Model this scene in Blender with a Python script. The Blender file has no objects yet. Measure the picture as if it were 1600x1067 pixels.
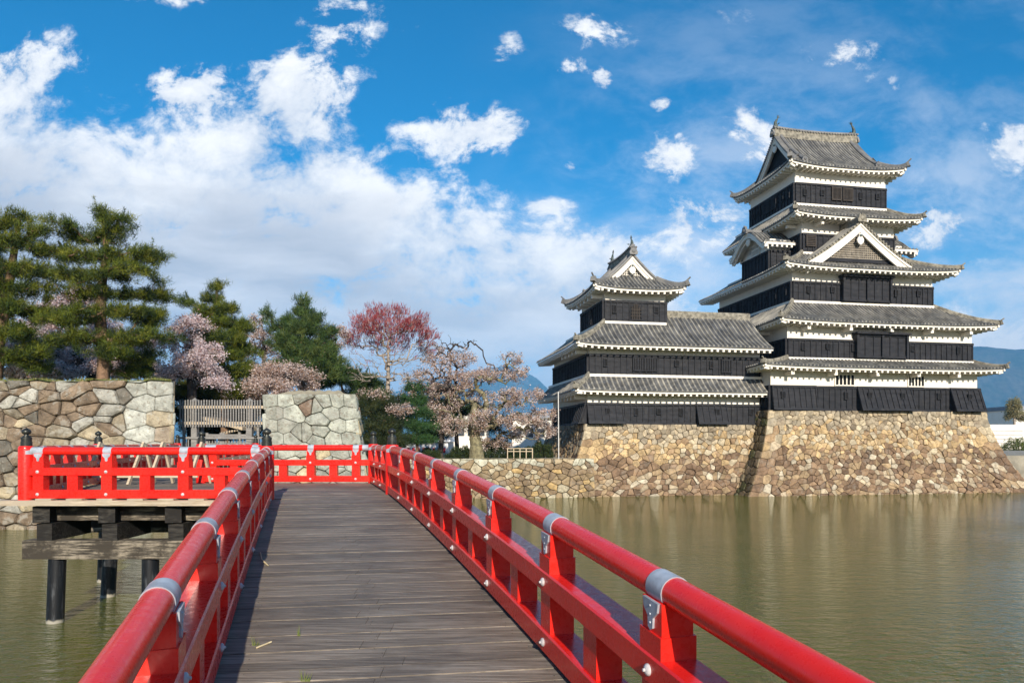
import bpy, math, random
import numpy as np
R = math.radians
C = bpy.context.scene
COL = C.collection
random.seed(7)
RNG = np.random.default_rng(11)

# ------------------------------------------------------------------ camera
F, HOR, CX, CZ = 1100.0, 690.0, 800.0, 3.75      # focal length and horizon in pixels of the 1600 px photograph, eye height over the water
cam = bpy.data.cameras.new('camera'); cam_o = bpy.data.objects.new('camera', cam); COL.objects.link(cam_o)
cam.sensor_width = 36; cam.lens = 36 * F / 1600; cam.shift_y = (HOR - 533.5) / 1600
cam.clip_start = 0.1; cam.clip_end = 30000
cam_o.location = (0, 0, CZ); cam_o.rotation_euler = (R(90), 0, 0)
C.camera = cam_o

def at(px, py, Y):                               # the point at depth Y that the photograph shows at (px, py)
    return np.array(((px - CX) / F * Y, Y, CZ + (HOR - py) / F * Y))

# ------------------------------------------------------------------ sun, sky, exposure
SUN_EL, SUN_AZ = 24.0, 11.2                      # azimuth: degrees to the right of straight behind the camera
sd = np.array((math.sin(R(SUN_AZ)) * math.cos(R(SUN_EL)), -math.cos(R(SUN_AZ)) * math.cos(R(SUN_EL)), math.sin(R(SUN_EL))))
sl = bpy.data.lights.new('sun', 'SUN'); sl.energy = 4.5; sl.angle = R(0.5); sl.color = (1.0, 0.91, 0.78)
so = bpy.data.objects.new('sun', sl); COL.objects.link(so); so.location = (30, -60, 60)
from mathutils import Vector
so.rotation_euler = Vector(sd).to_track_quat('Z', 'Y').to_euler()
C.view_settings.view_transform = 'Standard'; C.view_settings.look = 'None'
C.view_settings.exposure = 0.42; C.view_settings.gamma = 1.0
C.cycles.use_denoising = True
C.cycles.max_bounces = 6; C.cycles.diffuse_bounces = 3; C.cycles.glossy_bounces = 3; C.cycles.transparent_max_bounces = 4
C.cycles.volume_bounces = 0
C.cycles.caustics_reflective = False; C.cycles.caustics_refractive = False

class NT:                                        # small helper for node trees
    def __init__(s, tree): s.t = tree; s.n = tree.nodes; s.l = tree.links
    def new(s, typ, **kw):
        n = s.n.new(typ)
        for k, v in kw.items():
            if k in n.bl_rna.properties.keys(): setattr(n, k, v)
        return n
    def link(s, a, b): s.l.new(a, b)
    def put(s, sock, v):
        if isinstance(v, bpy.types.NodeSocket): s.l.new(v, sock)
        elif isinstance(v, bpy.types.Node): s.l.new(v.outputs[0], sock)
        elif v is not None:
            if hasattr(sock, 'default_value') and not isinstance(v, (int, float)) and len(v) == 3 and sock.type == 'RGBA': v = (*v, 1)
            sock.default_value = v
    def math(s, op, a, b=None, c=None, clamp=False):
        n = s.n.new('ShaderNodeMath'); n.operation = op; n.use_clamp = clamp
        for i, v in enumerate((a, b, c)):
            if v is not None: s.put(n.inputs[i], v)
        return n.outputs[0]
    def vmath(s, op, a, b=None):
        n = s.n.new('ShaderNodeVectorMath'); n.operation = op
        s.put(n.inputs[0], a)
        if b is not None: s.put(n.inputs[1], b)
        return n.outputs[0]
    def ss(s, v, lo, hi, a=0.0, b=1.0):
        n = s.n.new('ShaderNodeMapRange'); n.interpolation_type = 'SMOOTHSTEP'; n.clamp = True
        for i, x in enumerate((v, lo, hi, a, b)): s.put(n.inputs[i], x)
        return n.outputs[0]
    def mix(s, f, a, b, mode='MIX'):
        n = s.n.new('ShaderNodeMix'); n.data_type = 'RGBA'; n.blend_type = mode
        s.put(n.inputs[0], f); s.put(n.inputs[6], a); s.put(n.inputs[7], b)
        return n.outputs[2]
    def noise(s, vec, scale, detail=4, rough=0.55, dist=0.0):
        n = s.n.new('ShaderNodeTexNoise'); n.inputs['Scale'].default_value = scale; n.inputs['Detail'].default_value = detail
        n.inputs['Roughness'].default_value = rough; n.inputs['Distortion'].default_value = dist
        if vec is not None: s.l.new(vec, n.inputs['Vector'])
        return n.outputs[0]
    def mapping(s, vec, scale=(1, 1, 1), rot=(0, 0, 0), loc=(0, 0, 0)):
        n = s.n.new('ShaderNodeMapping'); n.inputs['Scale'].default_value = scale; n.inputs['Rotation'].default_value = rot
        n.inputs['Location'].default_value = loc
        s.l.new(vec, n.inputs['Vector']); return n.outputs[0]
    def ramp(s, v, stops):
        n = s.n.new('ShaderNodeValToRGB'); e = n.color_ramp.elements
        while len(e) < len(stops): e.new(0.5)
        for el, (p, c) in zip(e, stops): el.position = p; el.color = (*c, 1)
        s.l.new(v, n.inputs[0]); return n.outputs[0]

w = bpy.data.worlds.new('World'); C.world = w; w.use_nodes = True
def build_world():
    T = NT(w.node_tree); T.n.clear()
    out = T.new('ShaderNodeOutputWorld'); bg = T.new('ShaderNodeBackground'); bg.inputs[1].default_value = 0.10
    T.link(bg.outputs[0], out.inputs[0])
    sky = T.new('ShaderNodeTexSky', sky_type='NISHITA'); sky.sun_disc = False
    sky.sun_elevation = R(SUN_EL); sky.sun_rotation = R(180 - SUN_AZ); sky.air_density = 1.0; sky.dust_density = 0.4; sky.ozone_density = 2.5
    hs = T.new('ShaderNodeHueSaturation'); hs.inputs['Saturation'].default_value = 3.0; hs.inputs['Value'].default_value = 1.10
    hs.inputs['Hue'].default_value = 0.496
    T.link(sky.outputs[0], hs.inputs['Color'])
    g = T.new('ShaderNodeTexCoord').outputs['Generated']
    sp = T.new('ShaderNodeSeparateXYZ'); T.link(g, sp.inputs[0])
    x, y, z = sp.outputs
    ay = T.math('MAXIMUM', T.math('ABSOLUTE', y), 0.15)
    tx = T.math('DIVIDE', x, ay); tz = T.math('DIVIDE', z, ay)
    cv = T.new('ShaderNodeCombineXYZ'); T.link(tx, cv.inputs[0]); T.link(tz, cv.inputs[1]); T.link(T.math('MULTIPLY', y, 0.6), cv.inputs[2])
    p = cv.outputs[0]
    warp = T.new('ShaderNodeTexNoise'); warp.inputs['Scale'].default_value = 5.0; warp.inputs['Detail'].default_value = 3; T.link(p, warp.inputs['Vector'])
    wv = T.new('ShaderNodeVectorMath'); wv.operation = 'MULTIPLY_ADD'; T.link(warp.outputs['Color'], wv.inputs[0]); wv.inputs[1].default_value = (.10, .07, 0); T.link(p, wv.inputs[2])
    pw = wv.outputs[0]
    n1 = T.noise(T.mapping(pw, (1, 1.35, 1), loc=(3.1, 1.7, 0)), 7.0, 10, 0.62)
    n4 = T.noise(T.mapping(pw, (1, 1.3, 1), rot=(0, 0, R(-18)), loc=(5.1, 2.7, 3)), 17.0, 8, 0.66)
    n2 = T.noise(T.mapping(p, (1, 1.3, 1), loc=(7.3, 4.1, 2)), 2.6, 3, 0.5)
    n3 = T.noise(T.mapping(pw, (0.55, 2.3, 1), rot=(0, 0, R(20)), loc=(1, 9, 4)), 4.2, 7, 0.58)
    n5 = T.noise(T.mapping(pw, (0.8, 1.5, 1), rot=(0, 0, R(-30)), loc=(2, 3, 8)), 5.0, 8, 0.64)
    # height of the top of the cloud bank as a function of bearing
    fc = T.new('ShaderNodeFloatCurve'); cu = fc.mapping.curves[0]
    def K(px, py): return ((px - 800) / 1100 / 2 + 0.5, (690 - py) / 1100)
    pts = [(0, 0.35)] + [K(*q) for q in ((-200, 100), (0, 105), (120, 165), (200, 195), (300, 185), (400, 165), (500, 190), (590, 250), (700, 295), (850, 335), (960, 365), (1050, 430), (1150, 520), (1400, 520), (1560, 470))] + [(1, 0.12)]
    cu.points[0].location = pts[0]; cu.points[1].location = pts[-1]
    for q in pts[1:-1]: cu.points.new(*q)
    fc.mapping.update()
    T.link(T.math('ADD', T.math('MULTIPLY', tx, 0.5), 0.5, clamp=True), fc.inputs['Value'])
    top = fc.outputs[0]
    dep = T.math('SUBTRACT', top, tz)                     # how far below the top of the bank
    bank = T.ss(dep, -0.09, 0.09, 0.0, 1.0)
    d = T.math('ADD', T.math('MULTIPLY', T.math('SUBTRACT', n1, 0.5), 1.35), T.math('MULTIPLY', T.math('SUBTRACT', n4, 0.5), 1.15))
    # separate puffs: bearing, height, width, height of each, strength
    puffs = [(912, 45, 62, 28, .50), (792, 78, 32, 34, .50), (893, 105, 32, 17, .46), (945, 120, 28, 28, .52), (740, 205, 95, 48, .62), (1050, 248, 80, 46, .46),
             (1180, 215, 65, 55, .46), (520, 40, 60, 60, .46), (300, 138, 74, 38, .66), (470, 135, 90, 60, .6), (1305, 85, 66, 34, .48), (1035, 165, 26, 13, .50),
             (1100, 345, 90, 60, .50), (1470, 350, 90, 70, .42), (1590, 225, 70, 45, .46), (60, 95, 90, 45, .40), (240, 0, 120, 14, .34), (890, 260, 22, 12, .34),
             (1230, 60, 220, 60, .13), (1150, 110, 160, 50, .12), (1360, 130, 50, 20, .28), (855, 320, 30, 12, .35)]
    acc = None
    for (a, b, rx, ry, st) in puffs:
        ux = T.math('MULTIPLY', T.math('SUBTRACT', tx, (a - 800) / 1100), 1100 / rx)
        uz = T.math('MULTIPLY', T.math('SUBTRACT', tz, (690 - b) / 1100), 1100 / ry)
        r2 = T.math('ADD', T.math('MULTIPLY', ux, ux), T.math('MULTIPLY', uz, uz))
        gs = T.math('MULTIPLY', T.math('POWER', 2.718, T.math('MULTIPLY', r2, -1.0)), st)
        acc = gs if acc is None else T.math('MAXIMUM', acc, gs)
    front = T.ss(y, 0.0, 0.2)
    acc = T.math('MULTIPLY', T.math('MULTIPLY', acc, front), T.ss(n4, 0.30, 0.62, 0.62, 1.18))
    dens = T.math('ADD', d, T.math('SUBTRACT', T.math('ADD', T.math('MULTIPLY', bank, 0.80), T.math('MULTIPLY', acc, 1.24)), 0.35))
    right = T.ss(tx, 0.15, 0.40)                          # the bank breaks up on the right
    dens = T.math('SUBTRACT', dens, T.math('MULTIPLY', right, T.math('MULTIPLY', bank, 0.22)))
    cov = T.ss(dens, -0.03, 0.31)
    veil = T.math('MULTIPLY', T.ss(n5, 0.38, 0.66), T.math('MULTIPLY', T.ss(tx, -0.10, 0.30), T.ss(tz, 0.62, 0.22, 0.14, 0.80)))
    # light and shade of the cloud: bright tops, grey undersides with streaks
    under = T.ss(T.math('ADD', dep, T.math('ADD', T.math('MULTIPLY', T.math('SUBTRACT', n3, 0.5), 0.40), T.math('MULTIPLY', T.math('SUBTRACT', n1, 0.5), 0.16))), 0.05, 0.19)
    under = T.math('MULTIPLY', under, T.ss(tx, 0.35, -0.25, 0.35, 1.0))
    c_shade = T.ramp(T.math('ADD', T.math('MULTIPLY', n3, 0.85), T.math('MULTIPLY', n2, 0.25)), [(0.38, (3.4, 3.7, 4.3)), (0.53, (4.5, 4.7, 5.2)), (0.68, (6.8, 6.8, 7.0))])
    c_top = T.mix(T.ss(T.math('ADD', T.math('MULTIPLY', n1, 0.6), T.math('MULTIPLY', n4, 0.4)), 0.40, 0.62), (5.8, 6.2, 6.9), (8.9, 8.8, 8.7))
    cc = T.mix(under, c_top, c_shade)
    haze = T.ss(tz, 0.42, 0.02, 0.0, 0.62)                # milky air low over the horizon
    skyc = T.mix(haze, hs.outputs[0], (4.6, 5.8, 7.6))
    skyc = T.mix(veil, skyc, (6.6, 7.0, 7.8))
    colr = T.mix(T.math('MULTIPLY', cov, T.ss(dens, 0, .45, 0.62, 1.0)), skyc, cc)
    T.link(colr, bg.inputs[0])
build_world()

# ------------------------------------------------------------------ materials
MATS = {}
def mat(name, rough=0.6, spec=0.5, coat=0.0, metal=0.0):
    m = bpy.data.materials.new(name); m.use_nodes = True
    T = NT(m.node_tree); T.n.clear()
    out = T.new('ShaderNodeOutputMaterial'); b = T.new('ShaderNodeBsdfPrincipled')
    T.link(b.outputs[0], out.inputs[0])
    b.inputs['Roughness'].default_value = rough; b.inputs['Specular IOR Level'].default_value = spec
    b.inputs['Coat Weight'].default_value = coat; b.inputs['Coat Roughness'].default_value = 0.12; b.inputs['Metallic'].default_value = metal
    MATS[name] = m
    T.b = b; T.obj = T.new('ShaderNodeTexCoord').outputs['Object']
    T.pos = T.new('ShaderNodeNewGeometry').outputs['Position']
    return m, T
def bump(T, h, strength=0.4, dist=0.02):
    n = T.new('ShaderNodeBump'); n.inputs['Strength'].default_value = strength; n.inputs['Distance'].default_value = dist
    T.link(h, n.inputs['Height']); T.link(n.outputs[0], T.b.inputs['Normal'])
def vcol(T):
    n = T.new('ShaderNodeVertexColor'); n.layer_name = 'Col'; return n.outputs[0]
def plain(name, c, rough=0.6, var=0.25, scale=3.0, bs=0.15, spec=0.4, coat=0.0, metal=0.0, detail=6):
    m, T = mat(name, rough, spec, coat, metal)
    n = T.noise(T.pos, scale, detail, 0.6)
    k = T.ss(n, 0.3, 0.7, 1 - var, 1 + var)
    T.put(T.b.inputs['Base Color'], T.mix(1.0, c, k, 'MULTIPLY'))
    if bs: bump(T, T.noise(T.pos, scale * 6, 5, 0.6), bs, 0.02)
    return m
def fix_mult(T, col, k):                                 # colour times scalar
    cmb = T.new('ShaderNodeCombineColor'); [T.link(k, cmb.inputs[i]) for i in range(3)]
    return T.mix(1.0, col, cmb.outputs[0], 'MULTIPLY')

def m_red():
    m, T = mat('red_paint', 0.30, 0.4, 0.15)
    n = T.noise(T.pos, 1.6, 5, 0.6); f = T.noise(T.pos, 22, 4, 0.65)
    c = T.mix(T.ss(n, 0.35, 0.7), (0.74, 0.014, 0.008), (0.80, 0.026, 0.014))
    chips = T.ss(T.noise(T.pos, 13, 6, 0.7), 0.745, 0.77)
    c = T.mix(T.math('MULTIPLY', chips, 0.75), c, (0.75, 0.32, 0.26))
    T.put(T.b.inputs['Base Color'], c)
    T.put(T.b.inputs['Roughness'], T.ss(f, 0.3, 0.75, 0.22, 0.42))
    bump(T, T.math('ADD', T.noise(T.pos, 5, 3), T.math('MULTIPLY', f, 0.25)), 0.10, 0.01)
m_red()
def m_deck():
    m, T = mat('deck_wood', 0.62, 0.35)
    v = T.mapping(T.pos, (1.2, 26, 26), rot=(0, 0, R(-7)))
    g = T.noise(v, 1.6, 7, 0.65); g2 = T.noise(T.mapping(T.pos, (6, 90, 90), rot=(0, 0, R(-7))), 1.0, 4, 0.6)
    st = T.noise(T.pos, 1.1, 5, 0.6)
    c = T.mix(T.ss(g, 0.32, 0.7), (0.112, 0.092, 0.070), (0.275, 0.236, 0.192))
    c = T.mix(1.0, c, vcol(T), 'MULTIPLY')
    c = T.mix(T.ss(st, 0.48, 0.68, 0, 0.55), c, (0.085, 0.072, 0.060)); c = T.mix(T.ss(T.noise(T.mapping(T.pos, (.8, 3, 3)), 1.3, 5, .6), .55, .72, 0, .35), c, (0.33, 0.30, 0.26))
    T.put(T.b.inputs['Base Color'], c); T.put(T.b.inputs['Roughness'], T.ss(g2, 0.3, 0.7, 0.45, 0.75))
    bump(T, T.math('ADD', g, T.math('MULTIPLY', g2, 0.6)), 0.5, 0.012)
m_deck()
def m_oldwood(name, a, b, c3, rot=0.0):
    m, T = mat(name, 0.85, 0.2)
    v = T.mapping(T.pos, (1.3, 14, 16), rot=(0, 0, rot))
    g = T.noise(v, 1.5, 8, 0.7); bl = T.noise(T.pos, 2.6, 5, 0.65)
    c = T.mix(T.ss(g, 0.38, 0.62), a, b)
    c = T.mix(T.ss(bl, 0.42, 0.62), c, c3)
    T.put(T.b.inputs['Base Color'], c); bump(T, g, 0.6, 0.02)
m_oldwood('weathered_beam', (0.030, 0.026, 0.021), (0.30, 0.255, 0.19), (0.050, 0.042, 0.032))
m_oldwood('pale_board', (0.34, 0.27, 0.18), (0.55, 0.46, 0.34), (0.42, 0.35, 0.26))
m_oldwood('tarred_wood', (0.012, 0.011, 0.010), (0.055, 0.050, 0.042), (0.02, 0.018, 0.016))
m_oldwood('grey_timber', (0.15, 0.145, 0.135), (0.33, 0.315, 0.29), (0.22, 0.21, 0.195), R(90))
m_oldwood('raw_timber', (0.42, 0.33, 0.22), (0.60, 0.50, 0.36), (0.5, 0.41, 0.29), R(90))
def m_pile():
    m, T = mat('black_pile', 0.45, 0.4)
    sp = T.new('ShaderNodeSeparateXYZ'); T.link(T.pos, sp.inputs[0])
    n = T.noise(T.mapping(T.pos, (6, 6, 1.2)), 1.6, 6, 0.65)
    c = T.mix(T.ss(n, 0.5, 0.72), (0.008, 0.009, 0.011), (0.07, 0.075, 0.08))
    tide = T.ss(T.math('ADD', sp.outputs[2], T.math('MULTIPLY', T.math('SUBTRACT', n, 0.5), 0.15)), 0.04, 0.09, 1, 0)
    c = T.mix(tide, c, (0.36, 0.33, 0.27))
    T.put(T.b.inputs['Base Color'], c); bump(T, n, 0.3, 0.01)
m_pile()
def m_stone(name, gain=1.0, lichen=0.55, tint=(1.05, .98, .84)):
    m, T = mat(name, 0.88, 0.25)
    n = T.noise(T.pos, 2.6, 7, 0.65); f = T.noise(T.pos, 11, 6, 0.65); sp = T.noise(T.pos, 6.5, 4, 0.6)
    c = vcol(T)
    c = fix_mult(T, c, T.ss(n, 0.28, 0.72, 0.66 * gain, 1.38 * gain)); c = T.mix(1.0, c, tint, 'MULTIPLY')
    c = T.mix(T.ss(sp, 0.54, 0.66, 0, 0.55), c, (0.17, 0.12, 0.08))
    c = T.mix(T.ss(T.noise(T.pos, 1.5, 6, 0.62, 0.4), 0.54, 0.60, 0, lichen), c, (0.43, 0.42, 0.36))
    c = T.mix(T.ss(f, 0.60, 0.72, 0, 0.5), c, (0.50, 0.50, 0.46))
    T.put(T.b.inputs['Base Color'], c)
    bump(T, T.math('ADD', n, T.math('MULTIPLY', f, 0.7)), 0.95, 0.09)
m_stone('rubble_stone', 1.0, .12); m_stone('lichen_stone', .90, .42, (.98, .98, .93))
plain('joint_earth', (0.105, 0.080, 0.052), 0.95, 0.4, 2.0, 0.4)
def m_tile():
    m, T = mat('grey_roof_tile', 0.55, 0.4)
    n = T.noise(T.pos, 0.9, 6, 0.65); f = T.noise(T.pos, 7, 5, 0.65)
    c = T.mix(1.0, vcol(T), T.mix(T.ss(n, 0.35, 0.68), (0.125, 0.125, 0.125), (0.225, 0.215, 0.195)), 'MULTIPLY')
    c = T.mix(T.ss(f, 0.54, 0.72, 0, 0.5), c, (0.30, 0.27, 0.20))
    c = T.mix(T.ss(T.noise(T.pos, 3.1, 6, 0.7), 0.6, 0.75, 0, 0.5), c, (0.06, 0.06, 0.06))
    T.put(T.b.inputs['Base Color'], c); bump(T, f, 0.4, 0.03)
m_tile()
def m_plaster():
    m, T = mat('white_plaster', 0.85, 0.2)
    n = T.noise(T.pos, 0.7, 7, 0.65); s = T.noise(T.mapping(T.pos, (3, 3, 0.5)), 1.4, 6, 0.65)
    c = T.mix(T.ss(n, 0.3, 0.7), (0.85, 0.80, 0.71), (0.78, 0.72, 0.61))
    c = T.mix(T.ss(s, 0.58, 0.78, 0, 0.30), c, (0.42, 0.37, 0.30))
    T.put(T.b.inputs['Base Color'], c); bump(T, T.noise(T.pos, 5, 5), 0.15, 0.02)
m_plaster()
def m_black():
    m, T = mat('black_lacquer_board', 0.42, 0.22)
    n = T.noise(T.mapping(T.pos, (1, 1, 5)), 1.2, 6, 0.6); f = T.noise(T.mapping(T.pos, (2, 2, 20)), 2.0, 5, 0.6)
    c = T.mix(T.ss(n, 0.3, 0.7), (0.014, 0.015, 0.018), (0.029, 0.029, 0.033))
    c = T.mix(T.ss(T.noise(T.mapping(T.pos, (2.2, 2.2, .5)), 1.6, 6, 0.65), 0.55, 0.75, 0, 0.6), c, (0.065, 0.061, 0.056))
    T.put(T.b.inputs['Base Color'], c); T.put(T.b.inputs['Roughness'], T.ss(f, 0.3, 0.7, 0.55, 0.8)); bump(T, f, 0.35, 0.02)
m_black()
plain('dark_opening', (0.006, 0.006, 0.007), 0.9, 0.2, 2, 0)
plain('grey_metal', (0.36, 0.39, 0.43), 0.40, 0.22, 9, 0.1, 0.5, 0.2)
plain('pale_bolt', (0.52, 0.50, 0.49), 0.45, 0.2, 20, 0.1)
plain('bronze', (0.050, 0.052, 0.044), 0.38, 0.45, 6, 0.1, 0.5, 0, 0.55)
plain('green_bronze', (0.065, 0.085, 0.075), 0.6, 0.5, 5, 0.2)
plain('lattice_wood', (0.36, 0.31, 0.24), 0.8, 0.3, 4, 0.2)
plain('dark_lattice', (0.050, 0.040, 0.032), 0.8, 0.3, 4, 0.2)
plain('ridge_mortar', (0.22, 0.20, 0.155), 0.85, 0.5, 3.5, 0.5)
plain('dry_earth', (0.46, 0.38, 0.24), 0.95, 0.25, 3, 0.6)
plain('gravel_ground', (0.30, 0.27, 0.21), 0.95, 0.3, 0.6, 0.4)
plain('turf', (0.11, 0.14, 0.035), 0.95, 0.45, 1.3, 0.8)
plain('white_paint', (0.78, 0.77, 0.75), 0.6, 0.1, 1, 0.05)
plain('banner_red', (0.60, 0.03, 0.04), 0.7, 0.1, 1, 0.05)
plain('grey_panel', (0.16, 0.17, 0.18), 0.6, 0.15, 2, 0.05)
plain('pine_bark', (0.19, 0.115, 0.07), 0.9, 0.5, 5, 0.9)
plain('cherry_bark', (0.055, 0.045, 0.038), 0.9, 0.5, 5, 0.7)
plain('maple_bark', (0.30, 0.25, 0.20), 0.9, 0.35, 4, 0.6)
plain('mossy_bark', (0.17, 0.15, 0.085), 0.9, 0.45, 5, 0.7)
plain('pole_paint', (0.62, 0.60, 0.56), 0.5, 0.1, 3, 0)
plain('straw', (0.6, 0.5, 0.3), 0.8, 0.2, 20, 0)
plain('town_roof', (0.20, 0.21, 0.23), 0.7, 0.2, 0.6, 0)
plain('window_glass', (0.05, 0.06, 0.07), 0.15, 0.1, 1, 0, 0.6)
def m_leaf(name, rough=0.6, trans=0.25):
    m, T = mat(name, rough, 0.3)
    c = vcol(T); T.put(T.b.inputs['Base Color'], c)
    tr = T.new('ShaderNodeBsdfTranslucent'); T.link(c, tr.inputs[0])
    mx = T.new('ShaderNodeMixShader'); mx.inputs[0].default_value = trans
    T.link(T.b.outputs[0], mx.inputs[1]); T.link(tr.outputs[0], mx.inputs[2])
    T.link(mx.outputs[0], [n for n in T.n if n.type == 'OUTPUT_MATERIAL'][0].inputs[0])
m_leaf('needle'); m_leaf('petal', 0.7, 0.55)
def m_water():
    m, T = mat('moat_water', 0.03, 0.5)
    T.b.inputs['IOR'].default_value = 1.6
    n = T.noise(T.pos, 0.05, 3, 0.5)
    T.put(T.b.inputs['Base Color'], T.mix(T.ss(n, 0.35, 0.65), (0.068, 0.078, 0.003), (0.088, 0.094, 0.006)))
    a = T.noise(T.mapping(T.pos, (1.5, 3.4, 1), rot=(0, 0, R(14))), 1.0, 3, 0.5, 0.4)
    b = T.noise(T.mapping(T.pos, (3.6, 7.5, 1), rot=(0, 0, R(-10))), 1.0, 4, 0.6, 0.3)
    c = T.noise(T.mapping(T.pos, (10, 16, 1), rot=(0, 0, R(5))), 1.0, 2, 0.5)
    g = T.noise(T.pos, 0.09, 3, 0.5)                       # patches of breeze and calm
    h = T.math('MULTIPLY', T.math('ADD', T.math('ADD', a, T.math('MULTIPLY', b, 0.75)), T.math('MULTIPLY', c, 0.18)), T.ss(g, 0.38, 0.62, 0.45, 1.0))
    bump(T, h, 1.0, 0.10)
m_water()
def m_hill():
    m, T = mat('forest_hill', 0.95, 0.1)
    n = T.noise(T.pos, 0.006, 8, 0.65); f = T.noise(T.pos, 0.03, 6, 0.7)
    c = T.mix(T.ss(n, 0.35, 0.65), (0.030, 0.045, 0.030), (0.085, 0.080, 0.060))
    T.put(T.b.inputs['Base Color'], fix_mult(T, c, T.ss(f, 0.3, 0.7, 0.6, 1.4)))
m_hill()

# ------------------------------------------------------------------ mesh helpers
def tag(o, label=None, cat=None, group=None, kind=None):
    if label: o['label'] = label
    if cat: o['category'] = cat
    if group: o['group'] = group
    if kind: o['kind'] = kind
    return o
def thing(name, loc, label, cat, group=None):
    o = bpy.data.objects.new(name, None); COL.objects.link(o); o.location = [float(x) for x in loc]
    o.empty_display_size = 0.2
    return tag(o, label, cat, group)
def root_loc(p):
    while p.parent: p = p.parent
    return np.array(p.location)
class MB:
    def __init__(s): s.V = []; s.Fc = []; s.Cc = []; s.M = []; s.n = 0
    def add(s, v, f, col=(1, 1, 1), m=0):
        v = np.asarray(v, float).reshape(-1, 3); s.V.append(v)
        c = np.asarray(col, float)
        s.Cc.append(np.tile(c, (len(v), 1)) if c.ndim == 1 else c)
        s.Fc.extend([tuple(i + s.n for i in q) for q in f]); s.M.extend([m] * len(f)); s.n += len(v)
    def box8(s, p, col=(1, 1, 1), m=0):            # 4 bottom points counter-clockwise, then 4 top points
        s.add(p, [(3, 2, 1, 0), (4, 5, 6, 7), (0, 1, 5, 4), (1, 2, 6, 5), (2, 3, 7, 6), (3, 0, 4, 7)], col, m)
    def box(s, c, e1, e2, e3, col=(1, 1, 1), m=0): # centre and three half-extent vectors
        c, e1, e2, e3 = map(np.asarray, (c, e1, e2, e3))
        s.box8([c - e1 - e2 - e3, c + e1 - e2 - e3, c + e1 + e2 - e3, c - e1 + e2 - e3, c - e1 - e2 + e3, c + e1 - e2 + e3, c + e1 + e2 + e3, c - e1 + e2 + e3], col, m)
    def bar(s, a, b, w, h, col=(1, 1, 1), up=(0, 0, 1), m=0): # square bar from a to b
        a, b, up = np.asarray(a, float), np.asarray(b, float), np.asarray(up, float)
        d = b - a; L = np.linalg.norm(d); d = d / L
        x = np.cross(d, up)
        if np.linalg.norm(x) < 1e-5: x = np.cross(d, (1, 0, 0))
        x /= np.linalg.norm(x); y = np.cross(x, d)
        s.box((a + b) / 2, x * w / 2, d * L / 2, y * h / 2, col, m)
    def tube(s, pts, rad, n=12, cap=True, col=(1, 1, 1), m=0):
        pts = np.asarray(pts, float); k = len(pts)
        rad = np.broadcast_to(np.asarray(rad, float), (k,))
        d = np.gradient(pts, axis=0); d /= np.linalg.norm(d, axis=1)[:, None] + 1e-12
        ref = np.array((0, 0, 1.0)) if abs(d[:, 2]).mean() < 0.8 else np.array((0, 1.0, 0))
        x = np.cross(d, ref); x /= np.linalg.norm(x, axis=1)[:, None] + 1e-12; y = np.cross(x, d)
        an = np.linspace(0, 2 * math.pi, n, endpoint=False)
        v = pts[:, None, :] + rad[:, None, None] * (np.cos(an)[None, :, None] * x[:, None, :] + np.sin(an)[None, :, None] * y[:, None, :])
        f = [(i * n + j, (i + 1) * n + j, (i + 1) * n + (j + 1) % n, i * n + (j + 1) % n) for i in range(k - 1) for j in range(n)]
        if cap: f += [tuple(range(n)), tuple((k - 1) * n + j for j in reversed(range(n)))]
        s.add(v, f, col, m)
    def lathe(s, c, prof, n=20, col=(1, 1, 1), axis=(0, 0, 1), m=0):  # prof: (radius, height)
        c = np.asarray(c, float); ax = np.asarray(axis, float); ax /= np.linalg.norm(ax)
        r = np.array((1.0, 0, 0)) if abs(ax[0]) < 0.8 else np.array((0, 1.0, 0))
        x = np.cross(ax, r); x /= np.linalg.norm(x); y = np.cross(ax, x)
        an = np.linspace(0, 2 * math.pi, n, endpoint=False)
        v = np.array([[c + ax * h + rr * (math.cos(t) * x + math.sin(t) * y) for t in an] for rr, h in prof])
        k = len(prof)
        f = [(i * n + j, i * n + (j + 1) % n, (i + 1) * n + (j + 1) % n, (i + 1) * n + j) for i in range(k - 1) for j in range(n)]
        f += [tuple(reversed(range(n))), tuple((k - 1) * n + j for j in range(n))]
        s.add(v, f, col, m)
    def sweep(s, pts, sec, col=(1, 1, 1), side=None, m=0):           # sec: 2d section (sideways, up) carried along pts, up stays vertical
        pts = np.asarray(pts, float); k = len(pts); n = len(sec)
        d = np.gradient(pts, axis=0)
        x = np.cross(d, (0, 0, 1.0)) if side is None else np.broadcast_to(np.asarray(side, float), d.shape).copy()
        x /= np.linalg.norm(x, axis=1)[:, None]
        v = np.array([[pts[i] + x[i] * a + np.array((0, 0, b)) for a, b in sec] for i in range(k)])
        f = [(i * n + j, i * n + (j + 1) % n, (i + 1) * n + (j + 1) % n, (i + 1) * n + j) for i in range(k - 1) for j in range(n)]
        f += [tuple(reversed(range(n))), tuple((k - 1) * n + j for j in range(n))]
        s.add(v, f, col, m)
    def build(s, name, mats, parent=None, smooth=False, off=None):
        if not s.V: return None
        V = np.concatenate(s.V); Cc = np.concatenate(s.Cc)
        if parent is not None: V = V - root_loc(parent)
        me = bpy.data.meshes.new(name); me.from_pydata(V.tolist(), [], s.Fc)
        mats = [mats] if isinstance(mats, str) else mats
        for q in mats: me.materials.append(MATS[q])
        if len(mats) > 1: me.polygons.foreach_set('material_index', s.M)
        ca = me.color_attributes.new('Col', 'FLOAT_COLOR', 'POINT')
        ca.data.foreach_set('color', np.concatenate([Cc, np.ones((len(Cc), 1))], 1).ravel())
        if smooth:
            me.polygons.foreach_set('use_smooth', [True] * len(me.polygons))
            if smooth != True: me.set_sharp_from_angle(angle=R(smooth))
        me.update()
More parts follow.
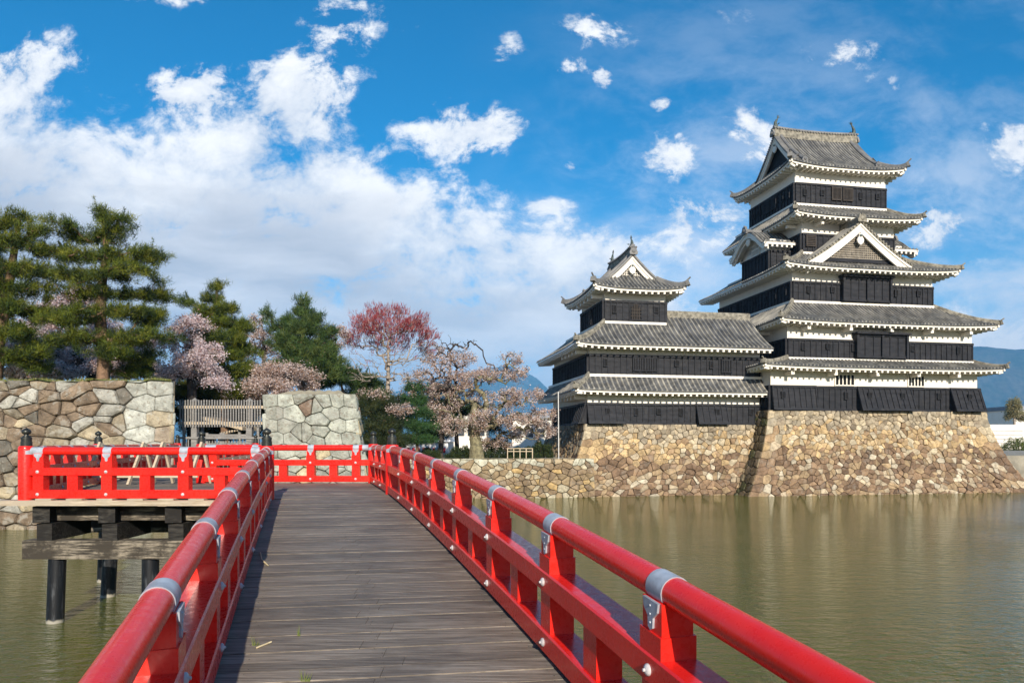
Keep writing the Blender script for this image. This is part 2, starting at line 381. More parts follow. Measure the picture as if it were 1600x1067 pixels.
        o = bpy.data.objects.new(name, me); COL.objects.link(o)
        if parent is not None: o.parent = parent
        return o
def fast_mesh(name, V, nper, cols, matname, parent):     # many separate faces with nper corners each
    nf = len(V) // nper
    if parent is not None: V = V - root_loc(parent)
    me = bpy.data.meshes.new(name); me.vertices.add(len(V)); me.vertices.foreach_set('co', V.astype(np.float32).ravel())
    me.loops.add(len(V)); me.loops.foreach_set('vertex_index', np.arange(len(V), dtype=np.int32))
    me.polygons.add(nf); me.polygons.foreach_set('loop_start', np.arange(0, nf * nper, nper, dtype=np.int32))
    me.update(calc_edges=True)
    me.materials.append(MATS[matname])
    ca = me.color_attributes.new('Col', 'FLOAT_COLOR', 'POINT')
    ca.data.foreach_set('color', np.concatenate([cols, np.ones((len(cols), 1))], 1).astype(np.float32).ravel())
    o = bpy.data.objects.new(name, me); COL.objects.link(o); o.parent = parent
    return o

# ------------------------------------------------------------------ the setting: water, land, hills
def sheet(name, pts, z, m, kind='structure', label=None):
    mb = MB(); mb.add([(x, y, z) for x, y in pts], [tuple(range(len(pts)))])
    o = mb.build(name, m); tag(o, label, None, None, kind); return o
sheet('water', [(-400, -60), (500, -60), (500, 400), (-400, 400)], 0.0, 'moat_water')
LAND = 2.58
land = MB()
lp = [(-12900, 33.5), (-15.5, 33.5), (-15.2, 31.9), (-10.9, 31.9), (-10.9, 46.4), (4.0, 48.6), (8.0, 56.0), (44.0, 60.0), (52.0, 70.0), (130, 78.0), (12900, 90.0), (12900, 9900), (-12900, 9900)]
land.add([(x, y, LAND) for x, y in lp] + [(x, y, -1.0) for x, y in lp], [tuple(range(len(lp)))] + [(i, i + len(lp), i + 1 + len(lp), i + 1) for i in range(len(lp) - 3)])
tag(land.build('ground', 'gravel_ground'), None, None, None, 'structure')
bk = MB(); bk.box((0, -40, 0.6), (90, 0, 0), (0, 34, 0), (0, 0, 1.2)); tag(bk.build('near_bank', 'gravel_ground'), None, None, None, 'structure')

def hill(name, prof, Y, depth, seed):
    rg = np.random.default_rng(seed); nx, ny = 220, 36
    xs = np.linspace(prof[0][0], prof[-1][0], nx)
    ph = np.interp(xs, [p[0] for p in prof], [p[1] for p in prof])
    amp = rg.normal(size=(7, 2)); mb = MB(); V = []
    X = (xs - CX) / F * Y; H = CZ + (HOR - ph) / F * Y - LAND
    for j in range(ny):
        t = j / (ny - 1)                                 # 0 at the foot, rising to the crest and falling behind
        yy = Y - depth + 2 * depth * t
        b = math.sin(t * math.pi) ** 0.9
        r = sum(a * np.sin(X / (900 / (k + 1)) + yy / (700 / (k + 1)) * c + k) / (k + 2) for k, (a, c) in enumerate(amp))
        zz = np.maximum(H * b * (1 + (0.16 - (.10 if abs(t - .5) < .02 else 0)) * r), -20) + LAND - 4
        V += list(zip(X * (yy / Y), np.full(nx, yy), zz))
    f = [(j * nx + i, j * nx + i + 1, (j + 1) * nx + i + 1, (j + 1) * nx + i) for j in range(ny - 1) for i in range(nx - 1)]
    mb.add(V, f); tag(mb.build(name, 'forest_hill', smooth=True), None, None, None, 'structure')
hill('mountain', [(420, 690), (500, 660), (600, 628), (690, 600), (755, 592), (800, 588), (840, 604), (880, 632), (930, 660), (1000, 690)], 8000, 1100, 3)
hill('hills', [(1040, 690), (1150, 660), (1280, 612), (1380, 580), (1460, 562), (1500, 558), (1560, 556), (1600, 553), (1660, 545), (1760, 560), (1900, 620), (2100, 690)], 6500, 900, 5)
hill('far_hills', [(-900, 690), (-500, 600), (-100, 610), (200, 630), (500, 640), (900, 650), (1200, 640), (1500, 625), (1900, 600), (2500, 640), (2900, 690)], 9000, 700, 8)

# ------------------------------------------------------------------ rubble masonry
def clip(poly, m, n):                                    # keep the side of the line through m that n points away from
    out = []
    for i in range(len(poly)):
        a, b = poly[i - 1], poly[i]
        da = (a[0] - m[0]) * n[0] + (a[1] - m[1]) * n[1]; db = (b[0] - m[0]) * n[0] + (b[1] - m[1]) * n[1]
        if (da <= 0) != (db <= 0):
            t = da / (da - db); out.append((a[0] + (b[0] - a[0]) * t, a[1] + (b[1] - a[1]) * t))
        if db <= 0: out.append(b)
    return out
def masonry(mb, bl, br, tr, tl, wd, ht, pal, p=1.5, depth=0.09, gap=0.022, jit=0.40, drop=0.12, corner='', cw=1.0, chh=0.55, seed=1):
    rg = random.Random(seed)
    bl, br, tr, tl = (np.asarray(q, float) for q in (bl, br, tr, tl))
    L = np.linalg.norm(br - bl); Hh = tl[2] - bl[2]
    slope = np.linalg.norm((tl - bl)) / Hh
    nrm = np.cross(br - bl, (tl + tr - bl - br) / 2); nrm /= np.linalg.norm(nrm)
    def S(s, h, d):
        f = min(max(h / Hh, 0), 1); a = bl + (br - bl) * (s / L); b = tl + (tr - tl) * (s / L)
        k = 1 - (1 - f) ** p
        q = a + (b - a) * k; q[2] = a[2] + (b[2] - a[2]) * f
        return q + nrm * d
    seeds = []
    rows = max(2, round(Hh / ht)); cols = max(2, round(L / wd))
    for i in range(rows):
        for j in range(-1, cols + 1):
            if rg.random() < drop: continue
            s = (j + 0.5 + 0.5 * (i % 2) + rg.uniform(-jit, jit)) * L / cols; h = (i + 0.5 + rg.uniform(-jit, jit)) * Hh / rows
            if not (-0.3 * wd < s < L + 0.3 * wd): continue
            if 'r' in corner and s > L - cw * 1.6 or 'l' in corner and s < cw * 1.6: continue
            seeds.append((s, h, rg.random()))
            if rg.random() < .28: seeds.append((s + rg.choice((-1, 1)) * wd * rg.uniform(.32, .5), h + rg.uniform(-.5, .5) * ht, rg.random()))
    nr = max(2, round(Hh / chh))
    for side in corner:
        for i in range(nr):
            ww = cw * (1.0 if i % 2 else 0.62); h = (i + 0.5) * Hh / nr
            for x in (ww / 2, ww + cw * 0.38): seeds.append((x if side == 'l' else L - x, h + rg.uniform(-.02, .02), 2 + rg.random()))
    P = np.array([(a / wd, b / ht) for a, b, _ in seeds])
    for i, (s, h, cr) in enumerate(seeds):
        d2 = ((P - P[i]) ** 2).sum(1); nb = np.argpartition(d2, min(24, len(d2) - 1))[:25]; nb = nb[np.argsort(d2[nb])][1:]
        c0 = P[i]; poly = [(max(c0[0] - 3, 0), max(c0[1] - 3, 0)), (min(c0[0] + 3, L / wd), max(c0[1] - 3, 0)), (min(c0[0] + 3, L / wd), min(c0[1] + 3, Hh / ht)), (max(c0[0] - 3, 0), min(c0[1] + 3, Hh / ht))]
        for j in nb:
            if d2[j] < 1e-9: continue
            poly = clip(poly, ((c0[0] + P[j][0]) / 2, (c0[1] + P[j][1]) / 2), P[j] - c0)
            if len(poly) < 3: break
        if len(poly) < 3: continue
        q = np.array(poly) * (wd, ht)
        c = q.mean(0)
        # drop near-duplicate corners, cut the sharpest ones
        k = [m for m in range(len(q)) if np.linalg.norm(q[m] - q[m - 1]) > 0.035]
        q = q[k]
        if len(q) < 3: continue
        q2 = []
        for m in range(len(q)):
            a, b, e = q[m - 1], q[m], q[(m + 1) % len(q)]
            t = rg.uniform(.05, .13) if cr < 2 else 0.04
            q2 += [b + (a - b) * t, b + (e - b) * t]
        q = np.array(q2)
        v = c - q; dist = np.linalg.norm(v, axis=1)[:, None]
        if dist.min() < gap * 2: continue
        size = dist.mean()
        q = q + v / dist * gap * rg.uniform(0.4, 1.5)
        tilt = np.array((rg.uniform(-1, 1), rg.uniform(-1, 1))) * 0.16
        dep = depth * min(1.5, size / 0.35) * (0.35 if cr > 2 else 1.0)
        base = rg.uniform(-0.3, 0.5) * dep
        col = np.array(pal(s / L, h / Hh, rg, cr > 2))
        V = []; n = len(q); CC = []
        for fac, dd in ((0.0, -0.16), (0.0, 0.0), (0.07, 0.60), (0.38, 0.85)):
            for m in range(n):
                pt = q[m] + (c - q[m]) * fac
                x = base + dep * dd * rg.uniform(0.75, 1.15) + ((pt - c) @ tilt) * (0 if dd < 0 else 1) * (0.3 if cr > 2 else 1)
                if dd < 0: x = -0.14
                V.append(S(pt[0], pt[1], x)); CC.append(col * rg.uniform(0.9, 1.08))
        V.append(S(c[0], c[1], base + dep)); CC.append(col)
        f = [(a * n + m, a * n + (m + 1) % n, (a + 1) * n + (m + 1) % n, (a + 1) * n + m) for a in range(3) for m in range(n)]
        f += [(3 * n + m, 3 * n + (m + 1) % n, 4 * n) for m in range(n)]
        mb.add(V, f, np.array(CC), 0)
    V = [S(L * a / 12, Hh * b / 8, -0.11) for b in range(9) for a in range(13)]
    mb.add(V, [(b * 13 + a, b * 13 + a + 1, (b + 1) * 13 + a + 1, (b + 1) * 13 + a) for b in range(8) for a in range(12)], (1, 1, 1), 1)

def pick(rg, table):
    r = rg.random() * sum(t[0] for t in table)
    for wgt, c in table:
        r -= wgt
        if r <= 0: break
    k = rg.uniform(0.78, 1.15); return tuple(x * k for x in c)
def pal_gate(s, h, rg, cor):
    if cor: return pick(rg, [(5, (.47, .47, .42)), (1, (.50, .42, .30)), (1, (.36, .29, .22))])
    return pick(rg, [(4, (.25, .185, .13)), (3, (.44, .42, .37)), (3, (.32, .265, .19)), (1, (.46, .38, .26)), (1, (.20, .18, .15))])
def pal_block(s, h, rg, cor):
    return pick(rg, [(7, (.44, .45, .39)), (2, (.50, .42, .28)), (1, (.27, .19, .14)), (2, (.36, .36, .31))])
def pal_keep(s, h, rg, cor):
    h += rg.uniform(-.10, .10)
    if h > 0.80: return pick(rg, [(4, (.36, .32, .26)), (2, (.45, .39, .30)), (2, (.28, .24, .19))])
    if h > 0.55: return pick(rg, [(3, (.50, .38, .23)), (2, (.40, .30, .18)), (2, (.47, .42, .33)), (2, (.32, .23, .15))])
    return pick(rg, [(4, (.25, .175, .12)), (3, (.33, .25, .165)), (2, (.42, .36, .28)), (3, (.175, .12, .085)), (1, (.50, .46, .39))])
def pal_moss_shade(s, h, rg, cor):  # mossy stone, with the shade of the keep base's left face painted in
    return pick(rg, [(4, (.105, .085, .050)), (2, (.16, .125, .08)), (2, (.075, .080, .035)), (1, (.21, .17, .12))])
def pal_low(s, h, rg, cor):
    if h > 0.86: return pick(rg, [(3, (.44, .45, .40)), (1, (.40, .34, .25))])
    return pick(rg, [(4, (.30, .235, .155)), (2, (.42, .39, .31)), (3, (.23, .175, .12)), (1, (.42, .31, .16))])

def rampart(name, label, cat, faces, loc, cap=None, capmat='dry_earth', group=None, stone='rubble_stone'):
    t = thing(name, loc, label, cat, group)
    for i, kw in enumerate(faces):
        mb = MB(); masonry(mb, **kw); mb.build('stone_face', [stone, 'joint_earth'], t)
    if cap:
        mb = MB(); mb.add(cap, [tuple(range(len(cap)))]); mb.build('top', capmat, t)
    return t
# left gate rampart, front face parallel to the platform rail
LZ = 6.42
a = dict(bl=(-44, 30.1, -0.3), br=(-14.55, 30.1, -0.3), tr=(-14.85, 30.9, LZ), tl=(-44, 30.9, LZ), wd=.80, ht=0.50, pal=pal_gate, p=1.2, depth=0.12, gap=0.016, drop=0.24, corner='r', cw=1.25, chh=0.64, seed=4)
b = dict(bl=(-14.55, 30.1, -0.3), br=(-18.4, 37, -0.3), tr=(-18.6, 37, LZ), tl=(-14.85, 30.9, LZ), wd=1.0, ht=0.62, pal=pal_block, p=1.2, depth=0.13, corner='l', cw=1.25, chh=0.64, seed=5)
rampart('stone_rampart', 'tall rampart of big rough stones left of the wooden gate with grass along its top', 'stone wall', [a, b], (-25, 32, 0), None, stone='lichen_stone')
mb = MB(); nx, ny = 60, 20
V = []
for j in range(ny):
    for i in range(nx):
        y = 30.75 + 24 * (j / (ny - 1)) ** 1.5; x = -44 + (29.2 - (y - 30.75) * .5) * i / (nx - 1)
        V.append((x, y, LZ - 0.03 + 0.10 * min(1, (j) / 3) + 0.05 * math.sin(x * 2.3 + y) + 0.04 * math.sin(x * 5.1)))
mb.add(V, [(j * nx + i, j * nx + i + 1, (j + 1) * nx + i + 1, (j + 1) * nx + i) for j in range(ny - 1) for i in range(nx - 1)])
mb.box8([(-44, 31.2, -1), (-15.6, 31.2, -1), (-26, 54, -1), (-44, 54, -1), (-44, 31.2, LZ - .3), (-15.6, 31.2, LZ - .3), (-26, 54, LZ - .3), (-44, 54, LZ - .3)])
tag(mb.build('rampart_top', 'turf', smooth=40), None, None, None, 'structure')
def grass(name, x0, x1, y0, y1, z, n, h, cols, seed):
    rg = np.random.default_rng(seed); c = np.stack([rg.uniform(x0, x1, n), y0 + (y1 - y0) * rg.random(n) ** 2, np.full(n, z)], 1)
    c[:, 2] += .03 * np.sin(c[:, 0] * 2.3); keep_ = c[:, 0] < x1 - (c[:, 1] - y0) * .5; c = c[keep_]; n = len(c)
    hh = h * rg.uniform(.4, 1.2, (n, 1)) * (0.6 + 0.5 * np.sin(c[:, :1] * 1.9) ** 2); w_ = np.stack([rg.uniform(.006, .014, n), rg.normal(size=n) * .006, np.zeros(n)], 1)
    top_ = c + np.concatenate([rg.normal(size=(n, 2)) * .04, hh], 1)
    V = np.stack([c - w_, c + w_, top_], 1).reshape(-1, 3); CC = np.repeat(np.asarray(cols)[rg.integers(0, len(cols), n)], 3, 0)
    t = thing(name, ((x0 + x1) / 2, y0, z), None, None); t['kind'] = 'stuff'; fast_mesh('blades', V, 3, CC, 'needle', t)
grass('grass', -32, -15.0, 30.95, 35, LZ - .02, 16000, .16, [(.16, .19, .03), (.22, .22, .05), (.11, .14, .025), (.34, .30, .12)], 71)
# right gate block
BZ = 5.82
bx0, bx1 = -10.72, -6.80
fr = dict(bl=(-10.55, 29.7, -0.3), br=(-5.75, 29.7, -0.3), tr=(bx1, 30.6, BZ), tl=(bx0, 30.6, BZ), wd=0.72, ht=0.47, pal=pal_block, p=1.25, depth=0.09, gap=0.014, drop=0.16, corner='lr', cw=1.0, chh=0.56, seed=12)
ri = dict(bl=(-5.75, 29.7, -0.3), br=(-9.9, 46.5, -0.3), tr=(-10.4, 46.0, BZ - 2), tl=(bx1, 30.6, BZ), wd=0.9, ht=0.6, pal=pal_block, p=1.25, depth=0.11, seed=13)
le = dict(bl=(-10.55, 38, -0.3), br=(-10.55, 29.7, -0.3), tr=(bx0, 30.6, BZ), tl=(bx0, 38, BZ), wd=0.9, ht=0.6, pal=pal_block, p=1.25, depth=0.11, seed=14)
rampart('stone_bastion', 'grey squared stone block right of the wooden gate topped with a bare earth mound', 'stone wall', [fr, ri, le], (-8.7, 33, 0), None, stone='lichen_stone')
mb = MB(); V = []; nx, ny = 28, 14
for j in range(ny):
    for i in range(nx):
        u_, v_ = i / (nx - 1), j / (ny - 1)
        e = min(1, min(u_ * 7.5, (1 - u_) * 5)) * min(1, v_ * 4 + 0.0)
        V.append((bx0 + .02 + (bx1 - bx0 - .04) * u_ - 2.2 * v_ * u_, 30.62 + 9 * v_, BZ - 0.03 + 0.36 * e + 0.03 * math.sin(i * 1.7 + j) * (e > .2)))
mb.add(V, [(j * nx + i, j * nx + i + 1, (j + 1) * nx + i + 1, (j + 1) * nx + i) for j in range(ny - 1) for i in range(nx - 1)])
tag(mb.build('earth_mound', 'dry_earth', smooth=True), None, None, None, 'structure')
# low moat wall, and the short return under the gate
lw = dict(bl=(-11.4, 45.4, -0.3), br=(5.6, 47.5, -0.3), tr=(5.6, 48.1, 2.62), tl=(-11.4, 45.9, 2.62), wd=0.52, ht=0.38, pal=pal_low, p=1.1, depth=0.10, gap=.014, seed=21)
rampart('moat_wall', 'low rubble wall along the moat below the cherry trees', 'stone wall', [lw], (-1, 46.5, 0), [(-11.4, 45.8, 2.60), (5.6, 48.0, 2.60), (5.6, 49.4, 2.60), (-11.4, 47.2, 2.60)])
gw = dict(bl=(-14.9, 31.5, -0.3), br=(-10.4, 31.5, -0.3), tr=(-10.4, 31.9, 2.5), tl=(-14.9, 31.9, 2.5), wd=0.8, ht=0.5, pal=pal_block, p=1.1, depth=0.10, seed=22)
rampart('gate_abutment', 'stone abutment under the wooden gate between the two ramparts', 'stone wall', [gw], (-12.7, 31.7, 0), None)

# ------------------------------------------------------------------ the red bridge
def zd(Y):                                               # deck height (the bridge climbs from the camera to a level landing)
    t = max(0.0, 15.7 - Y); return CZ - 1.165 - 0.0153 * t - 0.00304 * t * t
def bl_(Y): return -2.0 - 0.294 * (Y - 4.82)
def br_(Y): return 0.394 - 0.294 * (Y - 4.82)
AX = np.array((-0.282, 0.959, 0.0)); PX = np.array((0.959, 0.282, 0.0))
FY, BY = 14.5, 20.0                                      # front and back of the landing
def under(x, y): return zd(y)
mb = MB(); Y = -3.0; rg = random.Random(3)
while Y < BY - 0.05:                                     # deck boards, slightly skewed to the bridge
    wv = rg.uniform(0.17, 0.21); sk = 0.128
    xl, xr = bl_(Y) - 0.22, br_(Y) + 0.22
    if Y > FY - 0.1: xl = -9.9 - 1.7 * (Y - FY) / 5.5
    dz = rg.uniform(-.004, .004); col = np.array((1, .98, .96)) * rg.uniform(0.74, 1.18)
    cuts = [xl, xl + (xr - xl) * (0.47 + 0.05 * math.sin(Y * 9)), xr] if (xr - xl) < 4 else list(np.linspace(xl, xr, 6))
    for x0, x1 in zip(cuts, cuts[1:]):
        cc = col * rg.uniform(0.9, 1.1); x1 -= 0.004
        q = []
        for yy, x in ((Y + .002, x0), (Y + .002, x1), (Y + wv - .002, x1), (Y + wv - .002, x0)):
            y_ = yy + sk * (x - xl) if Y < FY else yy
            q.append((x, y_, zd(y_) + dz))
        q = np.array(q); b_ = q.copy(); b_[:, 2] -= 0.05
        mb.box8(list(b_) + list(q), cc)
    Y += wv
br = thing('footbridge', (-2, 8, 0), 'arched wooden footbridge with worn grey deck planks and black piles in the moat', 'bridge')
mb.build('deck', 'deck_wood', br)
mb = MB()
for Y in np.arange(2.0, 13.5, .19):                      # nail heads
    for f in (.06, .46, .94):
        x = bl_(Y) + (br_(Y) - bl_(Y)) * f + rg.uniform(-.02, .02)
        for e in (.0, .09):
            y_ = Y + e + .128 * (x - bl_(Y)); mb.lathe((x, y_, zd(y_) + .002), [(.0040, 0), (.003, .003)], 6)
mb.build('nail_heads', 'bronze', br)
# bearers below the arched span
mb = MB()
for off in (-0.9, 0, 0.9):
    ys = np.linspace(-3, FY, 14)
    mb.sweep([((bl_(y) + br_(y)) / 2 + off, y, zd(y) - 0.05) for y in ys], [(-.14, -.34), (.14, -.34), (.14, -.005), (-.14, -.005)])
mb.build('bearer', 'tarred_wood', br)
mb = MB(); mb.add([(bl_(-3) - .1, -3, zd(-3) - .06), (br_(-3) + .1, -3, zd(-3) - .06), (br_(-3) + .1, -7, zd(-3) - .06), (bl_(-3) - .1, -7, zd(-3) - .06)], [(3, 2, 1, 0)]); mb.build('approach_slab', 'deck_wood', br)
# landing: edge board, joist ends, cross beam, piles
ez = zd(15) - 0.0
mb = MB(); mb.bar((-10.45, FY - 0.13, ez - 0.065), (-5.0, FY - 0.13, ez - 0.065), 0.30, 0.105); mb.build('edge_board', 'pale_board', br)
mb = MB()
for x in np.arange(-9.5, -5.2, 0.62): mb.box((x, FY - 0.12, ez + 0.006), (.16, 0, 0), (0, .12, 0), (0, 0, .016))
mb.build('packing_block', 'pale_board', br)
for i, x in enumerate((-9.62, -8.28, -6.92, -5.6)):
    mb = MB(); mb.bar((x, FY - 0.12, ez - 0.31), (x - 1.5, BY, ez - 0.31), 0.31, 0.33); mb.build('joist', 'tarred_wood', br)
    mb = MB(); mb.bar((x + .02, FY - 0.05, ez - 0.68), (x + .02, FY + 1.3, ez - 0.68), 0.31, 0.36); mb.build('corbel_block', 'tarred_wood', br)
mb = MB(); mb.bar((-9.9, FY + 0.35, ez - 0.33), (-4.6, FY + 0.35, ez - 0.33), 0.16, 0.28); mb.build('trimmer', 'weathered_beam', br)
mb = MB(); mb.bar((-10.05, FY + 0.12, ez - 1.04), (-4.4, FY + 0.12, ez - 1.04), 0.36, 0.38); mb.build('cross_beam', 'weathered_beam', br)
mb = MB(); mb.bar((-11.5, FY + 4.4, ez - 1.04), (-4.4, FY + 4.4, ez - 1.04), 0.36, 0.38); mb.build('cross_beam', 'weathered_beam', br)
mb = MB(); mb.bar((-10.6, FY + 2.6, ez - 0.70), (-4.4, FY + 2.6, ez - 0.70), 0.36, 0.36); mb.build('cross_beam', 'tarred_wood', br)
for (xt, yt, lean) in ((-9.45, FY + .15, -.10), (-7.52, FY + .15, -.02), (-5.6, FY + .15, .0), (-9.72, FY + 2.6, -.16), (-7.35, FY + 2.6, -.02), (-5.5, FY + 2.6, .0), (-10.9, FY + 4.4, -.1), (-8.4, FY + 4.4, 0), (-6.3, FY + 4.4, 0)):
    mb = MB(); mb.tube([(xt, yt, ez - 1.0 if abs(yt - FY - 2.6) > .1 else ez - .85), (xt + lean, yt, -1.2)], (0.165, 0.165), 22); mb.build('pile', 'black_pile', br, smooth=40)
for yy in (3.0, 9.0):
    for sx in (-0.95, 0.95):
        x = (bl_(yy) + br_(yy)) / 2 + sx
        mb = MB(); mb.tube([(x, yy, zd(yy) - 0.7), (x, yy, -1.2)], 0.2, 20); mb.build('pile', 'black_pile', br, smooth=40)
    mb = MB(); mb.bar((bl_(yy) - .2, yy - .3, zd(yy) - .56), (br_(yy) + .2, yy + .35, zd(yy) - .56), .34, .34); mb.build('cross_beam', 'tarred_wood', br)

def post_on(parent, x, y, h=1.10, r=0.148, z0=None):
    z = (zd(y) if z0 is None else z0)
    mb = MB(); mb.lathe((x, y, z), [(r, -0.03), (r, h - .05), (r * .96, h - .02), (r * .86, h)], 32); p = mb.build('corner_post', 'red_paint', parent, smooth=35)
    k = r / 0.148
    k *= .87; mb = MB(); mb.lathe((x, y, z + h), [(a * k, b * k) for a, b in ((.120, -.005), (.120, .10), (.110, .105), (.110, .15), (.116, .155), (.116, .20), (.086, .215), (.080, .235), (.05, .25), (.045, .27),
        (.075, .285), (.100, .315), (.102, .345), (.086, .378), (.052, .402), (.014, .425), (.004, .438))], 26)
    mb.build('finial', 'bronze', p, smooth=40)
    return p
def railing(name, label, p0, p1, posts, ups, inner, group='red railings', zf=None, struts=True, clamp_tongue=True):
    """p0, p1 in plan; ups: distances of the uprights along it; inner: +1 or -1, the side of the walkway (left of p0->p1 is +1)."""
    zf = zf or zd
    p0 = np.array((*p0, 0.0)); p1 = np.array((*p1, 0.0)); L = np.linalg.norm(p1 - p0); d = (p1 - p0) / L; s = np.array((-d[1], d[0], 0))
    def P(t, h, o=0.0):
        q = p0 + d * t + s * o; q[2] = zf(q[1]) + h; return q
    m = P(L / 2, 0)
    rt = thing(name, m, label, 'railing', group)
    ts = np.linspace(0, L, max(2, int(L / 0.4)))
    mb = MB(); mb.tube([P(t, 0.995) for t in ts], 0.082, 24); hr = mb.build('handrail', 'red_paint', rt, smooth=40)
    cb = 0.012
    def sec(w_, a, b): return [(-w_ + cb, a), (w_ - cb, a), (w_, a + cb), (w_, b - cb), (w_ - cb, b), (-w_ + cb, b), (-w_, b - cb), (-w_, a + cb)]
    mb = MB(); mb.sweep([P(t, 0) for t in ts], sec(.115, .495, .655)); mb.build('middle_rail', 'red_paint', rt)
    mb = MB(); mb.sweep([P(t, 0) for t in ts], sec(.115, .030, .200)); mb.build('bottom_rail', 'red_paint', rt)
    def blk(mb, t, l, w_, a, b):
        e = 0.008
        g = lambda tt, h, o: P(tt, 0, o) + np.array((0, 0, h))
        q = [g(t - l, a, -w_), g(t + l, a, -w_), g(t + l, a, w_), g(t - l, a, w_), g(t - l, b, -w_), g(t + l, b, -w_), g(t + l, b, w_), g(t - l, b, w_)]
        mb.box8(q)
    for t in ups:
        mb = MB(); blk(mb, t, .085, .075, .19, .95); blk(mb, t, .108, .096, .198, .497); blk(mb, t, .118, .104, .653, .775); blk(mb, t, .106, .092, .772, .945)
        up = mb.build('upright', 'red_paint', rt)
        for o in (inner, -inner):
            for h in (.115, .575):
                mb = MB(); mb.lathe(P(t, h, o * .113), [(.034, 0), (.032, .012), (.020, .021), (.010, .024), (.009, .034), (.002, .036)], 14, axis=s * o)
                mb.build('bolt', 'pale_bolt', up, smooth=50)
        mb = MB(); mb.tube([P(t - .085, .995), P(t + .085, .995)], 0.088, 24)
        for o in (1, -1):
            w_ = .098
            pr = [(-.085, .945), (.085, .945), (.075, .895), (.03, .855), (.025, .80), (0, .785), (-.025, .80), (-.03, .855), (-.075, .895)]
            fr_ = [P(t + a, b, o * (w_ + .006)) for a, b in pr]; ba = [P(t + a, b, o * (w_ - .012)) for a, b in pr]; n = len(pr)
            mb.add(fr_ + ba, [tuple(range(n)) if o < 0 else tuple(reversed(range(n)))] + [(i, (i + 1) % n, n + (i + 1) % n, n + i) for i in range(n)])
            for b in (.915, .87, .825):
                mb.lathe(P(t, b, o * (w_ + .004)), [(.008, 0), (.006, .006), (.001, .007)], 8, axis=s * o)
        mb.build('clamp', 'grey_metal', up, smooth=35)
    if struts:
        for t0, t1 in zip(list(ups), list(ups)[1:]):
            mb = MB(); blk(mb, (t0 + t1) / 2, .108, .090, .198, .497); mb.build('strut', 'red_paint', rt)
    for (x, y, coll) in posts:
        p = post_on(rt, x, y, z0=zf(y))
        mb = MB()
        for dv in coll:                                  # grey sheet collar where a handrail runs into the post
            dv = np.array((*dv, 0.0)); dv /= np.linalg.norm(dv)
            c = np.array((x, y, zf(y))); sv = np.array((-dv[1], dv[0], 0))
            mb.tube([c + dv * .13 + (0, 0, .995), c + dv * .30 + (0, 0, .995)], .088, 20)
            pts = [c + dv * .151 * math.cos(a) + sv * .151 * math.sin(a) for a in np.linspace(-1.1, 1.1, 11)]
            lo = [q + np.array((0, 0, .93)) for q in pts]; hi = [q + np.array((0, 0, 1.04 - .04 * abs(i - 5) / 5)) for i, q in enumerate(pts)]
            mb.add(lo + hi, [(i, i + 1, 12 + i, 11 + i) for i in range(10)])
        if coll: mb.build('collar', 'grey_metal', p, smooth=40)
    return rt
DA = (-0.282, 0.959)
ro = 0.125 / 0.959
# right-hand railing of the bridge and landing
q0 = (br_(-2.5) + ro, -2.5); q1 = (br_(BY) + ro, BY)
Lr = math.dist(q0, q1); per = 1 / 0.9594
ups = [(y + 2.5) / 0.9594 for y in (-1.18, .47, 2.12, 3.77, 5.42, 7.07, 8.72, 10.37, 12.02, 13.75, 17.1, 18.6)]
railing('red_railing', 'long red railing along the right side of the bridge, over the open moat', q0, q1, [(br_(15.7) + ro, 15.7, [(.282, -.959), (-.282, .959)]), (*q1, [(.282, -.959), (-1, 0)])], ups, 1)
# left-hand railing, ends at the corner of the landing
q0 = (bl_(-2.5) - ro, -2.5); q1 = (-5.05, FY)
ups = [(y + 2.5) / 0.9594 for y in (-1.35, .30, 1.95, 3.60, 5.25, 6.90, 8.55, 10.20, 11.85, 13.3)]
railing('red_railing', 'red railing along the left side of the bridge, casting the long shadow on the deck', q0, q1, [(*q1, [(.282, -.959), (-1, 0)])], ups, -1)
# landing, front
p0, p1 = (-10.0, FY), (-5.05, FY); ups = [.33] + [.33 + 1.32 + 1.57 * k for k in range(3)]
railing('red_railing', 'short red railing on the front edge of the landing above the dark beams', p0, p1, [(*p0, [(1, 0)])], [.30, 1.70, 3.27, 4.75], 1)
# landing, left side
p0, p1 = (-10.0, FY), (-11.75, BY)
railing('red_railing', 'red railing across the far left end of the landing, running back to the stone rampart', p0, p1, [(*p1, [(.3, -.95), (-.1, 1)])], [1.0, 2.0, 3.0, 4.2, 5.2], -1)
# landing, back
p0, p1 = (-8.82, BY), (br_(BY) + ro, BY)
railing('red_railing', 'red railing across the back of the landing in front of the grey stone bastion', p0, p1, [(*p0, [(1, 0), (-.2, 1)])], [.35, 1.55, 3.12, 4.4], -1)
# walkway from the landing to the gate
zw = lambda y: zd(19)
for (p0, p1, lab, inn) in (((-11.75, BY), (-14.35, 30.2), 'red railing on the left of the walkway behind the wooden barrier', -1), ((-8.82, BY), (-11.0, 30.2), 'red railing on the right of the walkway leading to the wooden gate', 1)):
    railing('red_railing', lab, p0, p1, [(*p1, [(.2, -.97)])], [1.2, 2.7, 4.2, 5.7, 7.2, 8.7], inn, zf=zw)
mb = MB(); y = BY
while y < 31.9:
    f = (y - BY) / 10.2
    mb.box8([(-11.7 - 2.6 * f, y, zd(19) - .06), (-8.75 - 2.25 * f, y, zd(19) - .06), (-8.75 - 2.25 * f, y + .19, zd(19) - .06), (-11.7 - 2.6 * f, y + .19, zd(19) - .06)] + [(-11.7 - 2.6 * f, y, zd(19)), (-8.75 - 2.25 * f, y, zd(19)), (-8.75 - 2.25 * f, y + .19, zd(19)), (-11.7 - 2.6 * f, y + .19, zd(19))], np.ones(3) * rg.uniform(.7, 1.2)); y += .197
mb.build('walkway_deck', 'deck_wood', br)

